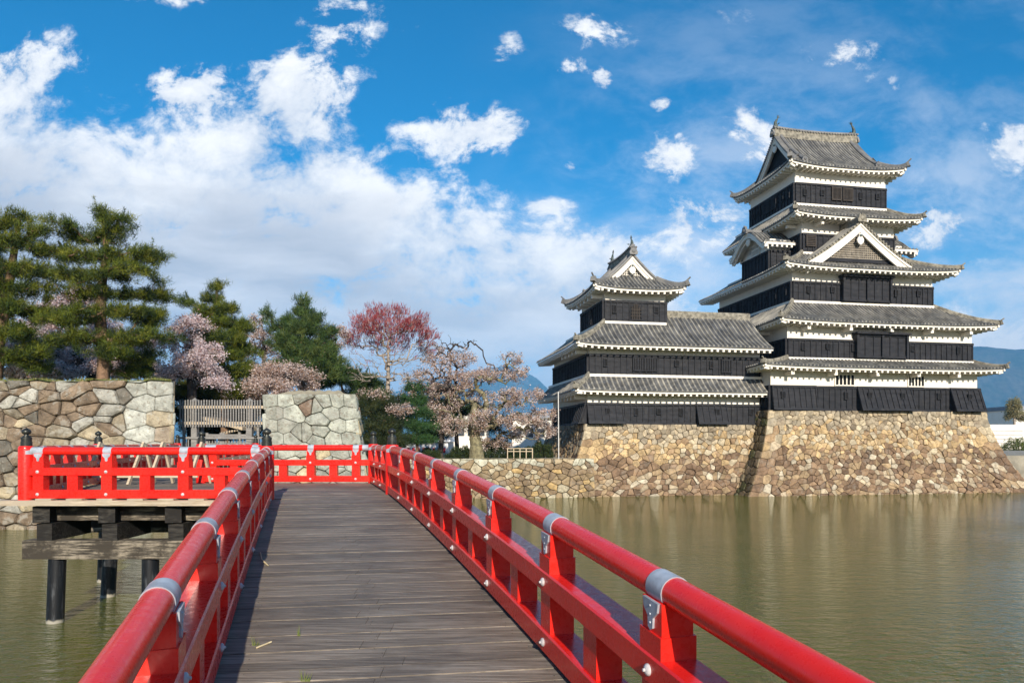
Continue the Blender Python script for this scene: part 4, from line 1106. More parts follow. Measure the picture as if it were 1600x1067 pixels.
    onigawara(rm, a - ds * .1 + ZZ * .05, -ds, .85); onigawara(rm, b + ds * .1 + ZZ * .05, ds, .85)
    rm.build('ridge_tiles', 'grey_roof_tile', r)
    if fish_h:
        fish(tier, a + ds * .35 + ZZ * (ridge_h * .78 + .14), ds, fish_h); fish(tier, b - ds * .35 + ZZ * (ridge_h * .78 + .14), -ds, fish_h)
    return r

def storey(tier, rect, zb, zk, zt, sides='flr', **kw):
    wl = wall(tier, rect, zb, zt)
    for k in sides: boards(tier, rect, k, zb, zk, **kw)
def loops(tier, rect, q, pxs, z, **kw):
    for i, p in enumerate(pxs): loophole(tier, rect, 'f', aon(p, q) - rect[0], z + (0.05 if i % 2 else 0), w=.26 if i % 2 else .22, h=.34 if i % 2 else .46, **kw)

# ---- main keep
keep = thing('castle_keep', W(8, 7, 6), 'tall black and white castle keep with five roofs and two ridge-end fish', 'castle')
r1 = (0.0, 0.0, 17.2, 15.0); r2 = (1.81, .8, 17.5, 14.6); r3 = (3.23, 2.4, 15.4, 14.1); r4 = (5.0, 3.9, 13.15, 12.6); r5 = (5.04, 4.9, 13.2, 11.75)
zS = zat(640.5, 0, 0)
z1k = zat(602.5, 0, 0); z1e = zat(574, 8, -1.3); 
z2b = zat(557, 1.8, .8); z2k = zat(529, 1.8, .8); z2e = zat(503.5, 8, -.5)
z3b = zat(468.5, 3.2, 2.4); z3k = zat(439.5, 3.2, 2.4); z3e = zat(417.5, 8, 1.0)
z4b = zat(393, 5, 3.9); z4k = zat(365, 5, 3.9); z4e = zat(336.5, 8, 2.4)
z5b = zat(317, 5, 4.9); z5k = zat(286, 5, 4.9); z5e = zat(261.5, 9, 3.8)
zTop = zat(218, 9, 8.3)
storey(keep, r1, zS, z1k, z1e + .35)
storey(keep, r2, z2b - .3, z2k, z2e + .35)
storey(keep, r3, z3b - .3, z3k, z3e + .35)
storey(keep, r4, z4b - .3, z4k, z4e + .35)
storey(keep, r5, z5b - .3, z5k, z5e + .35)
skirt(keep, r1, 1.30, r2, z1e, z2b - .12, up=.15)
skirt(keep, r2, 1.30, r3, z2e, z3b - .12, up=.18)
skirt(keep, r3, 1.40, r4, z3e, z4b - .12, up=.26)
skirt(keep, r4, 1.50, r5, z4e, z5b - .12, up=.25)
hip_gable(keep, r5, 1.12, 'a', 1.35, z5e, zTop, up=.36, dark_fill=True, tg=.34, recess=.55)
# stone-drop boxes and projecting bays
H1 = z1k - zS
for p0, p1, sl_ in ((1204, 1273, .30), (1337, 1421, .62), (1482, 1527, .62)):
    s0, s1 = aon(p0, 0), min(aon(p1, 0), 17.22); boards(keep, r1, 'f', zS + .02, z1k + .02, s0=s0, s1=s1, proud=.12, slant=sl_, name='stone_drop_box')
boards(keep, r1, 'r', zS + .02, z1k + .02, s0=-.12, s1=2.4, proud=.12, slant=.62, name='stone_drop_box')
for px_, sl_ in ((1220, .30), (1353, .62), (1404, .62), (1508, .62)): loophole(keep, r1, 'f', aon(px_, 0), zS + H1 * .62, w=.24, h=.40, proud=.22, slant=sl_, H=H1, zt=z1k)
loops(keep, r1, 0, (1320, 1465), zS + H1 * .62)
for p0, p1 in ((1304, 1334), (1418, 1443)): barred(keep, r1, 'f', aon(p0, 0), aon(p1, 0), z1k + .10, z1e - .42, 5, 'white_plaster', .0, name='slit_window')
for rr, q, zb, zk, p0, p1 in ((r2, .8, z2b, z2k, 1334, 1411), (r3, 2.4, z3b, z3k, 1313, 1386)):
    s0, s1 = aon(p0, q) - rr[0], aon(p1, q) - rr[0]
    boards(keep, rr, 'f', zb + .02, zk + .42, s0=s0, s1=s1, proud=.34, pitch=.66, lap=.5, name='shutter_bay')
    c, ds, di, L = rect_side(rr, 'f'); mb = MB()
    for s in (s0, (s0 + s1) / 2, s1): mb.box(c + ds * s - di * .26 + ZZ * (zb + zk + .44) / 2, ds * .09, di * .26, ZZ * ((zk - zb) / 2 + .20))
    mb.box(c + ds * (s0 + s1) / 2 - di * .32 + ZZ * (zk + .50), ds * ((s1 - s0) / 2 + .18), di * .36, ZZ * .07); mb.build('bay_frame', 'black_lacquer_board', keep)
loops(keep, r2, .8, (1253, 1292, 1331, 1424, 1495), (z2b + z2k) / 2 + .1)
loops(keep, r3, 2.4, (1262, 1299, 1398, 1433), (z3b + z3k) / 2 + .1)
loops(keep, r5, 4.9, (1256, 1283, 1343, 1369), (z5b + z5k) / 2 + .05)
for p0, p1 in ((1298, 1312), (1315.5, 1329.5)): barred(keep, r5, 'f', aon(p0, 4.9) - r5[0], aon(p1, 4.9) - r5[0], z5b + .40, z5k - .22, 7, 'dark_lattice', .14)
barred(keep, r4, 'f', aon(1258, 3.9) - r4[0], aon(1272, 3.9) - r4[0], z4b + .42, z4k - .18, 6, 'dark_lattice', .14, horiz=True)
for rr, zb, zk, ss in ((r5, z5b, z5k, ((2.6, 3.4), (3.6, 4.4))), (r3, z3b, z3k, ((3.0, 3.6),)), (r2, z2b, z2k, ((9.5, 10.2),))):
    for s0, s1 in ss: barred(keep, rr, 'l', s0, s1, zb + .4, zk - .25, 4, 'black_lacquer_board', .14)
for rr, zb, zk, ss in ((r5, z5b, z5k, (.9, 1.8, 5.3, 6.2)), (r3, z3b, z3k, (1.2, 4.8, 6.5, 8.2, 9.6, 11))):
    for s in ss: loophole(keep, rr, 'l', s, (zb + zk) / 2)
# beam ends under the eaves
mb = MB()
for rr, ze, o in ((r1, z1e, 1.3), (r2, z2e, 1.3), (r4, z4e, 1.5)):
    for k in 'fl':
        c, ds, di, L = rect_side(rr, k)
        for s in np.arange(1.2, L - .5, 3.4): mb = MB(); mb.bar(c + ds * s - di * .9 + ZZ * (ze - .46), c + ds * s + ZZ * (ze - .46), .26, .24); mb.build('bracket', 'white_plaster', keep)
# dormer gable on the third roof
ga = aon(1343.5, 1.7)
gable_roof(keep, W(ga, 1.55, z3e + .5), Vv, U, (aon(1424, 1.7) - aon(1266, 1.7)) / 2 + .12, zat(411, ga, 1.6), zat(346.5, ga, 1.6), 3.4, name='dormer_gable', fill_from=.15, curve=.22, barge=.66)
# curved gable bays on both flanks
def kara(sgn):
    a_f = 3.1 if sgn < 0 else 15.05; o = U * sgn; q0, q1 = 5.3, 9.5
    rect = (a_f, q0, 7.0, q1) if sgn < 0 else (11.0, q0, a_f, q1); k = 'l' if sgn < 0 else 'r'
    zb, zk = zat(418, 3.1, 5.3), zat(391.5, 3.1, 5.3)
    t = thing_part = wall(keep, rect, zb - .6, zk + .95, 'flank_bay')
    boards(keep, rect, k, zb - .6, zk, name='weatherboard', pitch=.55); boards(keep, rect, 'f', zb - .6, zk, pitch=.55)
    barred(keep, rect, k, 1.5, 2.7, zk + .12, zk + .62, 6, 'white_plaster', .0, name='slit_window')
    half = (q1 - q0) / 2 + .75; qc = (q0 + q1) / 2; ze, Hh = zk + .42, 1.50
    org = W(a_f, qc, 0) + o * .95
    def pz(x): return ze + Hh * (.5 + .5 * math.cos(math.pi * min(abs(x) / .90, 1.0))) ** .62 + .12 * max(0, abs(x) - .86) / .14
    def P(s, tt): q = org - o * s + Vv * (half * (2 * tt - 1)); q[2] = pz(2 * tt - 1); return q
    m = MB(); tiles(m, P, 0, 3.6, lambda s: 0., lambda s: 1., nt=30, seed=4); rf = m.build('curved_roof', 'grey_roof_tile', keep)
    wm = MB(); n = 40
    for off, th, h0, ht in ((.06, .16, .06, .40), (.0, .12, .05, .15), (.3, .1, .4, .22)):
        V = []
        for i in range(n + 1):
            q = P(off, i / n); V += [q - ZZ * h0, q - ZZ * (h0 + ht), q - o * th - ZZ * (h0 + ht), q - o * th - ZZ * h0]
        wm.add(V, [(i * 4 + j, i * 4 + (j + 1) % 4, i * 4 + 4 + (j + 1) % 4, i * 4 + 4 + j) for i in range(n) for j in range(4)] + [(0, 1, 2, 3), (4 * n + 3, 4 * n + 2, 4 * n + 1, 4 * n)])
    V = []
    for i in range(n + 1): V += [P(.12, i / n) - ZZ * .10, P(3.0, i / n) - ZZ * .10]
    wm.add(V, [(2 * i, 2 * i + 1, 2 * i + 3, 2 * i + 2) for i in range(n)])
    for yy in (0, 1):
        for i in range(6): wm.bar(P(.3 + i * .42, yy) - ZZ * .34, P(.3 + i * .42, .12 if yy == 0 else .88) * (1, 1, 0) + ZZ * (P(0, yy)[2] - .30), .16, .16)
        V = [P(0.05, yy) - ZZ * .04, P(3.0, yy) - ZZ * .04, P(3.0, yy) - ZZ * .24, P(.05, yy) - ZZ * .24]; wm.add(V, [(0, 1, 2, 3)])
    c = P(.2, .5) - ZZ * .75; wm.lathe(c, [(.05, -.2), (.30, -.1), (.34, .0), (.16, .1)], 12, axis=o)
    wm.build('curved_bargeboard', 'white_plaster', rf)
    V = []; V2 = []
    for i in range(n + 1): q = P(.95, i / n); V.append(q - ZZ * .06); V2.append(np.array((q[0], q[1], zk + .4)))
    fm = MB(); fm.add(V + V2, [(i, i + 1, n + 2 + i, n + 1 + i) for i in range(n)]); fm.build('filling', 'white_plaster', rf)
    rm = MB(); rm.sweep([P(-.05, .5), P(1.5, .5), P(3.6, .5)], [(-.18, -.05), (.18, -.05), (.15, .28), (-.15, .28)]); onigawara(rm, P(-.1, .5), o, 1.0); rm.build('ridge_tiles', 'grey_roof_tile', rf)
kara(-1); kara(1)

# ---- small keep with its connecting gallery
sk_ = thing('small_keep', W(-9, 6, 5), 'smaller black and white turret with a long gallery joining it to the tall keep', 'castle')
w1 = (-13.24, 1.3, -0.1, 11.3); w2 = (-13.15, 1.3, -0.1, 11.3); tw = (-11.6, 2.6, -6.9, 8.36)
zW = zat(662, -13.2, 1.3); zAk = zat(630, -13.2, 1.3); zAe = zat(611, -6, .2); zBb = zat(583.5, -13.1, 1.3); zBk = zat(553.5, -13.1, 1.3)
zBe = zat(540, -6, .1); zTb = zat(501, -11.6, 2.6); zTk = zat(469.5, -11.6, 2.6); zTe = zat(450, -9, 1.4); zTt = zat(391, -9.3, 1.9)
storey(sk_, w1, zW, zAk, zAe + .3, 'fl'); storey(sk_, w2, zBb - .3, zBk, zBe + .3, 'fl'); storey(sk_, tw, zTb - .3, zTk, zTe + .35, 'flr')
skirt(sk_, w1, 1.20, (w2[0], w2[1], w2[2], w2[3]), zAe, zBb - .1, sides='fl', up=.10, pitch=.38)
w2s = (w2[0], w2[1], -6.9 - 1.25 + 1.25, w2[3])
over = 1.25
skirt(sk_, (w2[0], w2[1], -6.9 - over, w2[3]), over, (tw[0], tw[1], -6.9, tw[3]), zBe, zTb - .1, sides='fl', up=.18, pitch=.34)
def gallery():
    c = W(-6.9, w2[1] - over, 0); L = 7.2; D = 3.5; run = tw[1] - (w2[1] - over)
    def hz(x): f = x / run; return zBe + (zTb - .1 - zBe) * (.72 * f + .28 * f * f) if f < 1 else zTb - .1 + (x - run) * 0.80
    m = MB()
    def P(s, t): q = c + U * s + Vv * (D * t); q[2] = hz(D * t); return q
    def Pb(s, t): q = c + U * s + Vv * (2 * D - D * t); q[2] = hz(D * t); return q
    tiles(m, P, 0, L, lambda s: 0., lambda s: 1., nt=12, seed=31, pitch=.34); tiles(m, Pb, 0, L, lambda s: 0., lambda s: 1., nt=6, seed=32)
    r = m.build('gallery_roof', 'grey_roof_tile', sk_)
    wm = MB()
    def E(s, d, dz): q = c + U * s + Vv * d; q[2] = zBe + dz; return q
    wm.box8([E(0, .1, -.21), E(L, .1, -.21), E(L, .24, -.21), E(0, .24, -.21), E(0, .1, -.05), E(L, .1, -.05), E(L, .24, -.05), E(0, .24, -.05)])
    wm.add([E(0, .2, -.1), E(L, .2, -.1), E(L, over, -.02), E(0, over, -.02)], [(0, 1, 2, 3)])
    n = round(L / .46)
    for i in range(n): s = (i + .5) * L / n; wm.bar(E(s, .14, -.29), E(s, over, -.20), .17, .17)
    wm.build('eaves', 'white_plaster', r)
    rm = MB(); p0, p1 = P(0, 1), P(L, 1); rm.sweep([p0, (p0 + p1) / 2, p1], [(-.18, -.15), (.18, -.15), (.18, .26), (.10, .40), (-.10, .40), (-.18, .26)]); rm.build('ridge_tiles', 'ridge_mortar', r)
gallery()
hip_gable(sk_, tw, 1.15, 'q', 1.62, zTe, zTt, up=.26, tg=.46, fish_h=.85, ridge_h=.60, recess=.45)
H1 = zAk - zW
for p0, p1 in ((914, 972), (1086, 1134)):
    boards(sk_, w1, 'f', zW + .02, zAk + .02, s0=max(-.1, aon(p0, 1.3) - w1[0]), s1=aon(p1, 1.3) - w1[0], proud=.12, slant=.5, name='stone_drop_box', pitch=.5)
boards(sk_, w1, 'l', zW + .02, zAk + .02, s0=8.3, s1=10.1, proud=.12, slant=.5, name='stone_drop_box', pitch=.5)
for px_ in (947, 1117): loophole(sk_, w1, 'f', aon(px_, 1.3) - w1[0], zW + H1 * .6, proud=.2, slant=.5, H=H1, zt=zAk)
loops(sk_, w1, 1.3, (993, 1028, 1063, 1172), zW + H1 * .6)
loops(sk_, w2, 1.3, (945, 1056, 1110), (zBb + zBk) / 2 + .1)
for p0, p1, n in ((988, 1006, 5), (1007, 1025, 5), (1126, 1141, 4)): barred(sk_, w2, 'f', aon(p0, 1.3) - w2[0], aon(p1, 1.3) - w2[0], zBb + .25, zBk - .2, n, 'black_lacquer_board', .14)
loops(sk_, tw, 2.6, (959, 1024), (zTb + zTk) / 2 + .1)
for k, sc in (('f', aon(992, 2.6) - tw[0]), ('l', 2.9)):         # bell-shaped windows of the turret
    c, ds, di, L = rect_side(tw, k); o = -di; zb, h, hw = zTb + .12, zTk - zTb - .30, .43
    pr = [(-1.12, 0), (1.12, 0), (1.0, .12), (.95, .55), (.72, .80), (.30, .92), (0, 1.02), (-.30, .92), (-.72, .80), (-.95, .55), (-1.0, .12)]
    q = [c + ds * (sc + x * hw) + ZZ * (zb + z * h) for x, z in pr]; cen = c + ds * sc + ZZ * (zb + .45 * h); n = len(pr)
    mb = MB(); f0 = [p + o * .21 for p in q]; f1 = [cen + (p - cen) * 1.13 + o * .21 for p in q]; b0 = [p - o * .05 for p in q]; b1 = [cen + (p - cen) * 1.13 - o * .05 for p in q]
    mb.add(f0 + f1 + b0 + b1, [(i, (i + 1) % n, n + (i + 1) % n, n + i) for i in range(n)] + [(i, 2 * n + i, 2 * n + (i + 1) % n, (i + 1) % n) for i in range(n)] + [(n + i, n + (i + 1) % n, 3 * n + (i + 1) % n, 3 * n + i) for i in range(n)])
    bw = mb.build('bell_window', 'black_lacquer_board', sk_)
    mb = MB(); mb.add([p + o * .19 for p in q], [tuple(range(n))]); mb.build('opening', 'dark_opening', bw)
    mb = MB()
    for x in (-.6, -.3, 0, .3, .6): mb.bar(c + ds * (sc + x * hw) + o * .22 + ZZ * zb, c + ds * (sc + x * hw) + o * .22 + ZZ * (zb + h * (1.0 - .55 * abs(x) ** 2)), .05, .05, up=o)
    for z in (.22, .42, .62): mb.bar(c + ds * (sc - hw * .93) + o * .23 + ZZ * (zb + z * h), c + ds * (sc + hw * .93) + o * .23 + ZZ * (zb + z * h), .05, .05)
    mb.build('bars', 'dark_lattice', bw)
mb = MB()
for rr, ze, o_ in ((w2, zBe, over), (tw, zTe, 1.15), (w1, zAe, 1.2)):
    c, ds, di, L = rect_side(rr, 'l')
    for s in np.arange(L - 4.2, L - .2, .95): mb = MB(); mb.bar(c + ds * s - di * .85 + ZZ * (ze - .44), c + ds * s + ZZ * (ze - .44), .24, .26); mb.build('bracket', 'white_plaster', sk_)

# ---- battered stone bases
zt_ = zS - .02
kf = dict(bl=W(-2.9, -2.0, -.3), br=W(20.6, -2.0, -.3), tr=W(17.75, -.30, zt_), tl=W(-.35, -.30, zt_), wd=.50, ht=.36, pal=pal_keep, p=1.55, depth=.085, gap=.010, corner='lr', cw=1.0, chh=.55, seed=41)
kl_ = dict(bl=W(-2.9, 13, -.3), br=W(-2.9, -2.0, -.3), tr=W(-.35, -.30, zt_), tl=W(-.35, 13, zt_), wd=.50, ht=.36, pal=pal_moss_shade, p=1.55, depth=.15, corner='r', cw=1.0, chh=.55, seed=42)
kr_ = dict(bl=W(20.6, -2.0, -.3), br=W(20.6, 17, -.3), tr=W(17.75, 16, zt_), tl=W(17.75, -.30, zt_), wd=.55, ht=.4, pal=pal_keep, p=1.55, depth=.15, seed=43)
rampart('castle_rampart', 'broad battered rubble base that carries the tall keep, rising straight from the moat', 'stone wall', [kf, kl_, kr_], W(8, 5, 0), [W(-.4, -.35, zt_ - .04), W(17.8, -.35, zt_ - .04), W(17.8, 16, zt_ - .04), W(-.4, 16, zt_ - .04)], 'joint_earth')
zt2 = zW - .02
wf = dict(bl=W(-15.7, -.2, -.3), br=W(-.5, -.2, -.3), tr=W(-.3, 1.05, zt2), tl=W(-13.5, 1.05, zt2), wd=.50, ht=.36, pal=pal_keep, p=1.5, depth=.08, gap=.010, corner='l', cw=.95, chh=.52, seed=51)
wl_ = dict(bl=W(-15.7, 12, -.3), br=W(-15.7, -.2, -.3), tr=W(-13.5, 1.05, zt2), tl=W(-13.5, 12, zt2), wd=.50, ht=.36, pal=lambda *a: tuple(.62 * x for x in pal_keep(*a)), p=1.5, depth=.14, corner='r', cw=.95, chh=.52, seed=52)  # left face: same stone palette darkened, its shade put into the colour
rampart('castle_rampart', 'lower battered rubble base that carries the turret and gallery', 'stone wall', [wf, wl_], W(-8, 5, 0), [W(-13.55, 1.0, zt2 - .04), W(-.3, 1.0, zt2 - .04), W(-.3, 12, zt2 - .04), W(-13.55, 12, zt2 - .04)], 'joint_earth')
# conductor pole beside the turret
b0 = at(873, 716, 46.4); b0[2] = 2.62
mb = MB(); t0 = at(872.3, 612, 46.4); mb.tube([b0, t0], .035, 8); tag(mb.build('pole', 'pole_paint'), 'thin pale pole standing on the low wall beside the corner of the turret base', 'pole')

# ------------------------------------------------------------------ the wooden gate between the ramparts
GY = 32.6; gz = 2.6
gt = thing('wooden_gate', (-13.4, GY, gz), 'weathered grey picket gate between the two stone ramparts', 'gate')
gx0, gx1 = at(279, 0, GY)[0], at(412, 0, GY)[0]
def gzp(py): return CZ + (HOR - py) / F * GY
for px_ in (303, 389):
    x = at(px_, 0, GY)[0]; mb = MB(); mb.box((x, GY + .12, (gz + gzp(627)) / 2), (.13, 0, 0), (0, .13, 0), (0, 0, (gzp(627) - gz) / 2)); p = mb.build('post', 'grey_timber', gt)
    mb = MB(); zt = gzp(627); e = .17; mb.add([(x - e, GY - e + .12, zt), (x + e, GY - e + .12, zt), (x + e, GY + e + .12, zt), (x - e, GY + e + .12, zt), (x, GY + .12, gzp(621))], [(0, 1, 4), (1, 2, 4), (2, 3, 4), (3, 0, 4), (3, 2, 1, 0)]); mb.build('post_cap', 'grey_timber', p)
for py in (636, 661, 684):
    mb = MB(); mb.bar((gx0, GY - .03, gzp(py)), (gx1, GY - .03, gzp(py)), .09, .13 if py < 680 else .10); mb.build('rail', 'raw_timber' if py < 680 else 'grey_timber', gt)
mb = MB(); n = 31
for i in range(n):
    x = gx0 + .12 + (gx1 - gx0 - .24) * i / (n - 1); mb.bar((x, GY - .10, gzp(667)), (x, GY - .10, gzp(624.5 + (i % 3) * .4)), .055, .05, up=(0, 1, 0))
mb.build('pickets', 'grey_timber', gt)
for x in (gx0 + .25, gx1 - .25):
    mb = MB(); mb.bar((x, GY, gz), (x, GY, gzp(664)), .10, .12, up=(0, 1, 0)); mb.build('post', 'grey_timber', gt)
for p0, p1 in ((321, 343), (347, 384)):
    x0, x1 = at(p0, 0, GY)[0], at(p1, 0, GY)[0]; mb = MB()
    for z in (gzp(680), gzp(694), gz + .25): mb.bar((x0, GY + .18, z), (x1, GY + .18, z), .06, .11)
    for x in (x0, x1): mb.bar((x, GY + .18, gz + .1), (x, GY + .18, gzp(676)), .11, .08, up=(0, 1, 0))
    for x in np.arange(x0 + .13, x1, .14): mb.bar((x, GY + .14, gz + .2), (x, GY + .14, gzp(681)), .05, .04, up=(0, 1, 0))
    mb.build('gate_leaf', 'grey_timber', gt)
mb = MB()
for x in np.arange(gx0 + .3, gx1 - .2, .15):
    if not (at(318, 0, GY)[0] < x < at(386, 0, GY)[0]): mb.bar((x, GY + .02, gz + .1), (x, GY + .02, gzp(682)), .05, .04, up=(0, 1, 0))
mb.build('pickets', 'grey_timber', gt)
mb = MB(); mb.bar((at(338, 0, GY)[0], GY + .5, gzp(677)), (at(366, 0, GY)[0], GY + .5, gzp(671)), .05, .10); mb.build('brace', 'raw_timber', gt)
# a second picket gate and a low shed roof behind it
sx0, sx1 = at(306, 0, 40)[0], at(362, 0, 40)[0]
sh = thing('gate_shed', ((sx0 + sx1) / 2, 41, 2.6), 'small sloping roof seen through the pickets of the wooden gate', 'shed')
mb = MB(); mb.box8([(sx0, 40, 5.1), (sx1 + .6, 40, 4.4), (sx1 + .6, 43, 4.4), (sx0, 43, 5.1), (sx0, 40, 5.28), (sx1 + .6, 40, 4.58), (sx1 + .6, 43, 4.58), (sx0, 43, 5.28)]); mb.build('roof', 'raw_timber', sh)
for x in (sx0 + .2, sx1 + .3): 
    mb = MB(); mb.bar((x, 40.4, 2.58), (x, 40.4, 4.6), .14, .14, up=(0, 1, 0)); mb.build('post', 'grey_timber', sh)

# ------------------------------------------------------------------ trees
def fast_tubes(name, A, B, ra, rb, matname, parent, ns=6):
    A, B = np.asarray(A), np.asarray(B); n = len(A)
    off = root_loc(parent); d = B - A; d /= np.linalg.norm(d, axis=1)[:, None] + 1e-9
    ref = np.where(np.abs(d[:, 2:3]) > .8, np.array((1., 0, 0)), np.array((0, 0, 1.)))
    x = np.cross(d, ref); x /= np.linalg.norm(x, axis=1)[:, None] + 1e-9; y = np.cross(x, d)
    an = np.linspace(0, 2 * math.pi, ns, endpoint=False)
    ring = np.cos(an)[None, :, None] * x[:, None] + np.sin(an)[None, :, None] * y[:, None]
    V = np.stack([A[:, None] + ring * ra[:, None, None], B[:, None] + ring * rb[:, None, None]], 1).reshape(-1, 3) - off
    j = np.arange(ns); q = np.stack([j, (j + 1) % ns, ns + (j + 1) % ns, ns + j], 1)
    Fq = (q[None] + (np.arange(n) * 2 * ns)[:, None, None]).reshape(-1, 4)
    me = bpy.data.meshes.new(name); me.vertices.add(len(V)); me.vertices.foreach_set('co', V.astype(np.float32).ravel())
    me.loops.add(Fq.size); me.loops.foreach_set('vertex_index', Fq.astype(np.int32).ravel())
    me.polygons.add(len(Fq)); me.polygons.foreach_set('loop_start', np.arange(0, Fq.size, 4, dtype=np.int32))
    me.polygons.foreach_set('use_smooth', np.ones(len(Fq), bool)); me.update(calc_edges=True)
    me.materials.append(MATS[matname]); o = bpy.data.objects.new(name, me); COL.objects.link(o); o.parent = parent; return o
def grow(trunk, r0, targets, rg, rtip=.012, up=.5, sag=0.0, segs=4, wig=.10, rmax_pow=.5, near=0.0):
    """branches: every target point is joined to the closest node already grown; thickness follows the number of tips carried"""
    N = [np.asarray(p, float) for p in trunk]; par = [-1] + list(range(len(N) - 1)); nt = len(N)
    ax = N[nt // 2]
    order = np.argsort(np.min(np.linalg.norm(targets[:, None] - np.array(N)[None], axis=2), axis=1))
    P = np.zeros((len(targets) * segs + nt + 5, 3)); P[:nt] = N; n = nt; tips = []
    lo = max(1, int(nt * near))
    for i in order:
        t = targets[i]; c = P[lo:n]; dv = t - c; dist = np.linalg.norm(dv, axis=1)
        cost = dist + up * np.maximum(0, c[:, 2] - t[2]) * 1.2
        k = int(np.argmin(cost)) + lo; a = P[k]; L = np.linalg.norm(t - a); prev = k
        sg = segs if L > .5 else max(1, segs // 2)
        for j in range(1, sg + 1):
            f = j / sg; q = a + (t - a) * f
            if j < sg: q = q + rg.normal(size=3) * wig * L * .5; q[2] += sag * L * 4 * f * (1 - f)
            P[n] = q; par.append(prev); prev = n; n += 1
        tips.append(n - 1)
    P = P[:n]; par = np.array(par); cnt = np.zeros(n); cnt[tips] = 1
    for i in range(n - 1, 0, -1):
        if par[i] >= 0: cnt[par[i]] += cnt[i]
    r = rtip * np.maximum(cnt, 1) ** rmax_pow
    tr = np.linspace(r0, r0 * .30, nt); r[:nt] = np.maximum(tr, np.minimum(r[:nt], tr * 1.2))
    r = np.minimum(r, r0)
    for i in range(nt, n): r[i] = min(r[i], r[par[i]])
    return P, par, r, np.array(tips)
def blob_points(blobs, Y, n, rg, dscale=1.0, flat=0.0, depth=None):
    w_ = np.array([b[2] * b[3] for b in blobs], float); w_ /= w_.sum(); out = []
    for b, c in zip(blobs, np.maximum(3, np.round(w_ * n)).astype(int)):
        dY = b[4] if len(b) > 4 else rg.uniform(-.5, .5) * (depth or 2.0)
        ce = at(b[0], b[1], Y + dY); k = (Y + dY) / F
        v = rg.normal(size=(c, 3)); v /= np.linalg.norm(v, axis=1)[:, None]; v *= rg.uniform(0, 1, (c, 1)) ** .40
        out.append(ce + v * np.array((b[2] * k, b[2] * k * dscale, b[3] * k)))
    return np.concatenate(out)
def needles(pts, dirs, per, ln, wd, rg, cols, spread=.75, rad=.10):
    n = len(pts) * per; c = np.repeat(pts, per, 0) + rg.normal(size=(n, 3)) * rad
    d = np.repeat(dirs, per, 0) * rg.uniform(.5, 1.1, (n, 1)) + rg.normal(size=(n, 3)) * spread
    d /= np.linalg.norm(d, axis=1)[:, None]
    sd_ = np.cross(d, rg.normal(size=(n, 3))); sd_ /= np.linalg.norm(sd_, axis=1)[:, None] + 1e-9
    l = ln * rg.uniform(.6, 1.25, (n, 1))
    V = np.stack([c - sd_ * wd, c + sd_ * wd, c + d * l], 1).reshape(-1, 3)
    pick_ = rg.integers(0, len(cols), len(pts)); base = np.asarray(cols)[pick_] * rg.uniform(.75, 1.25, (len(pts), 1))
    CC = np.repeat(np.repeat(base, per, 0) * rg.uniform(.8, 1.2, (n, 1)), 3, 0)
    return V, CC
def petals(pts, per, size, rg, cols, rad):
    n = len(pts) * per; c = np.repeat(pts, per, 0) + rg.normal(size=(n, 3)) * rad
    a = rg.normal(size=(n, 3)); a /= np.linalg.norm(a, axis=1)[:, None]; b = np.cross(a, rg.normal(size=(n, 3))); b /= np.linalg.norm(b, axis=1)[:, None] + 1e-9
    s_ = size * rg.uniform(.6, 1.4, (n, 1))
    V = np.stack([c - a * s_ - b * s_ * .3, c - b * s_, c + a * s_, c + b * s_ * .8], 1).reshape(-1, 3)
    CC = np.asarray(cols)[rg.integers(0, len(cols), n)] * rg.uniform(.85, 1.15, (n, 1))
    return V, np.repeat(CC, 4, 0)
def trunk_line(base_px, gz_, pts, Y, n=4):
    b = at(base_px, 0, Y); b[2] = gz_ - .05
    p = [b] + [at(x, y, Y + (q[0] if q else 0)) for x, y, *q in pts]
    out = []
    for i in range(len(p) - 1):
        for j in range(n): out.append(p[i] + (p[i + 1] - p[i]) * j / n)
    return out + [p[-1]]
PINE = [(.125, .155, .015), (.090, .120, .014), (.052, .082, .013), (.175, .185, .018), (.028, .047, .011)]
DARKP = [(.058, .105, .028), (.085, .135, .032), (.036, .068, .022), (.120, .155, .036)]
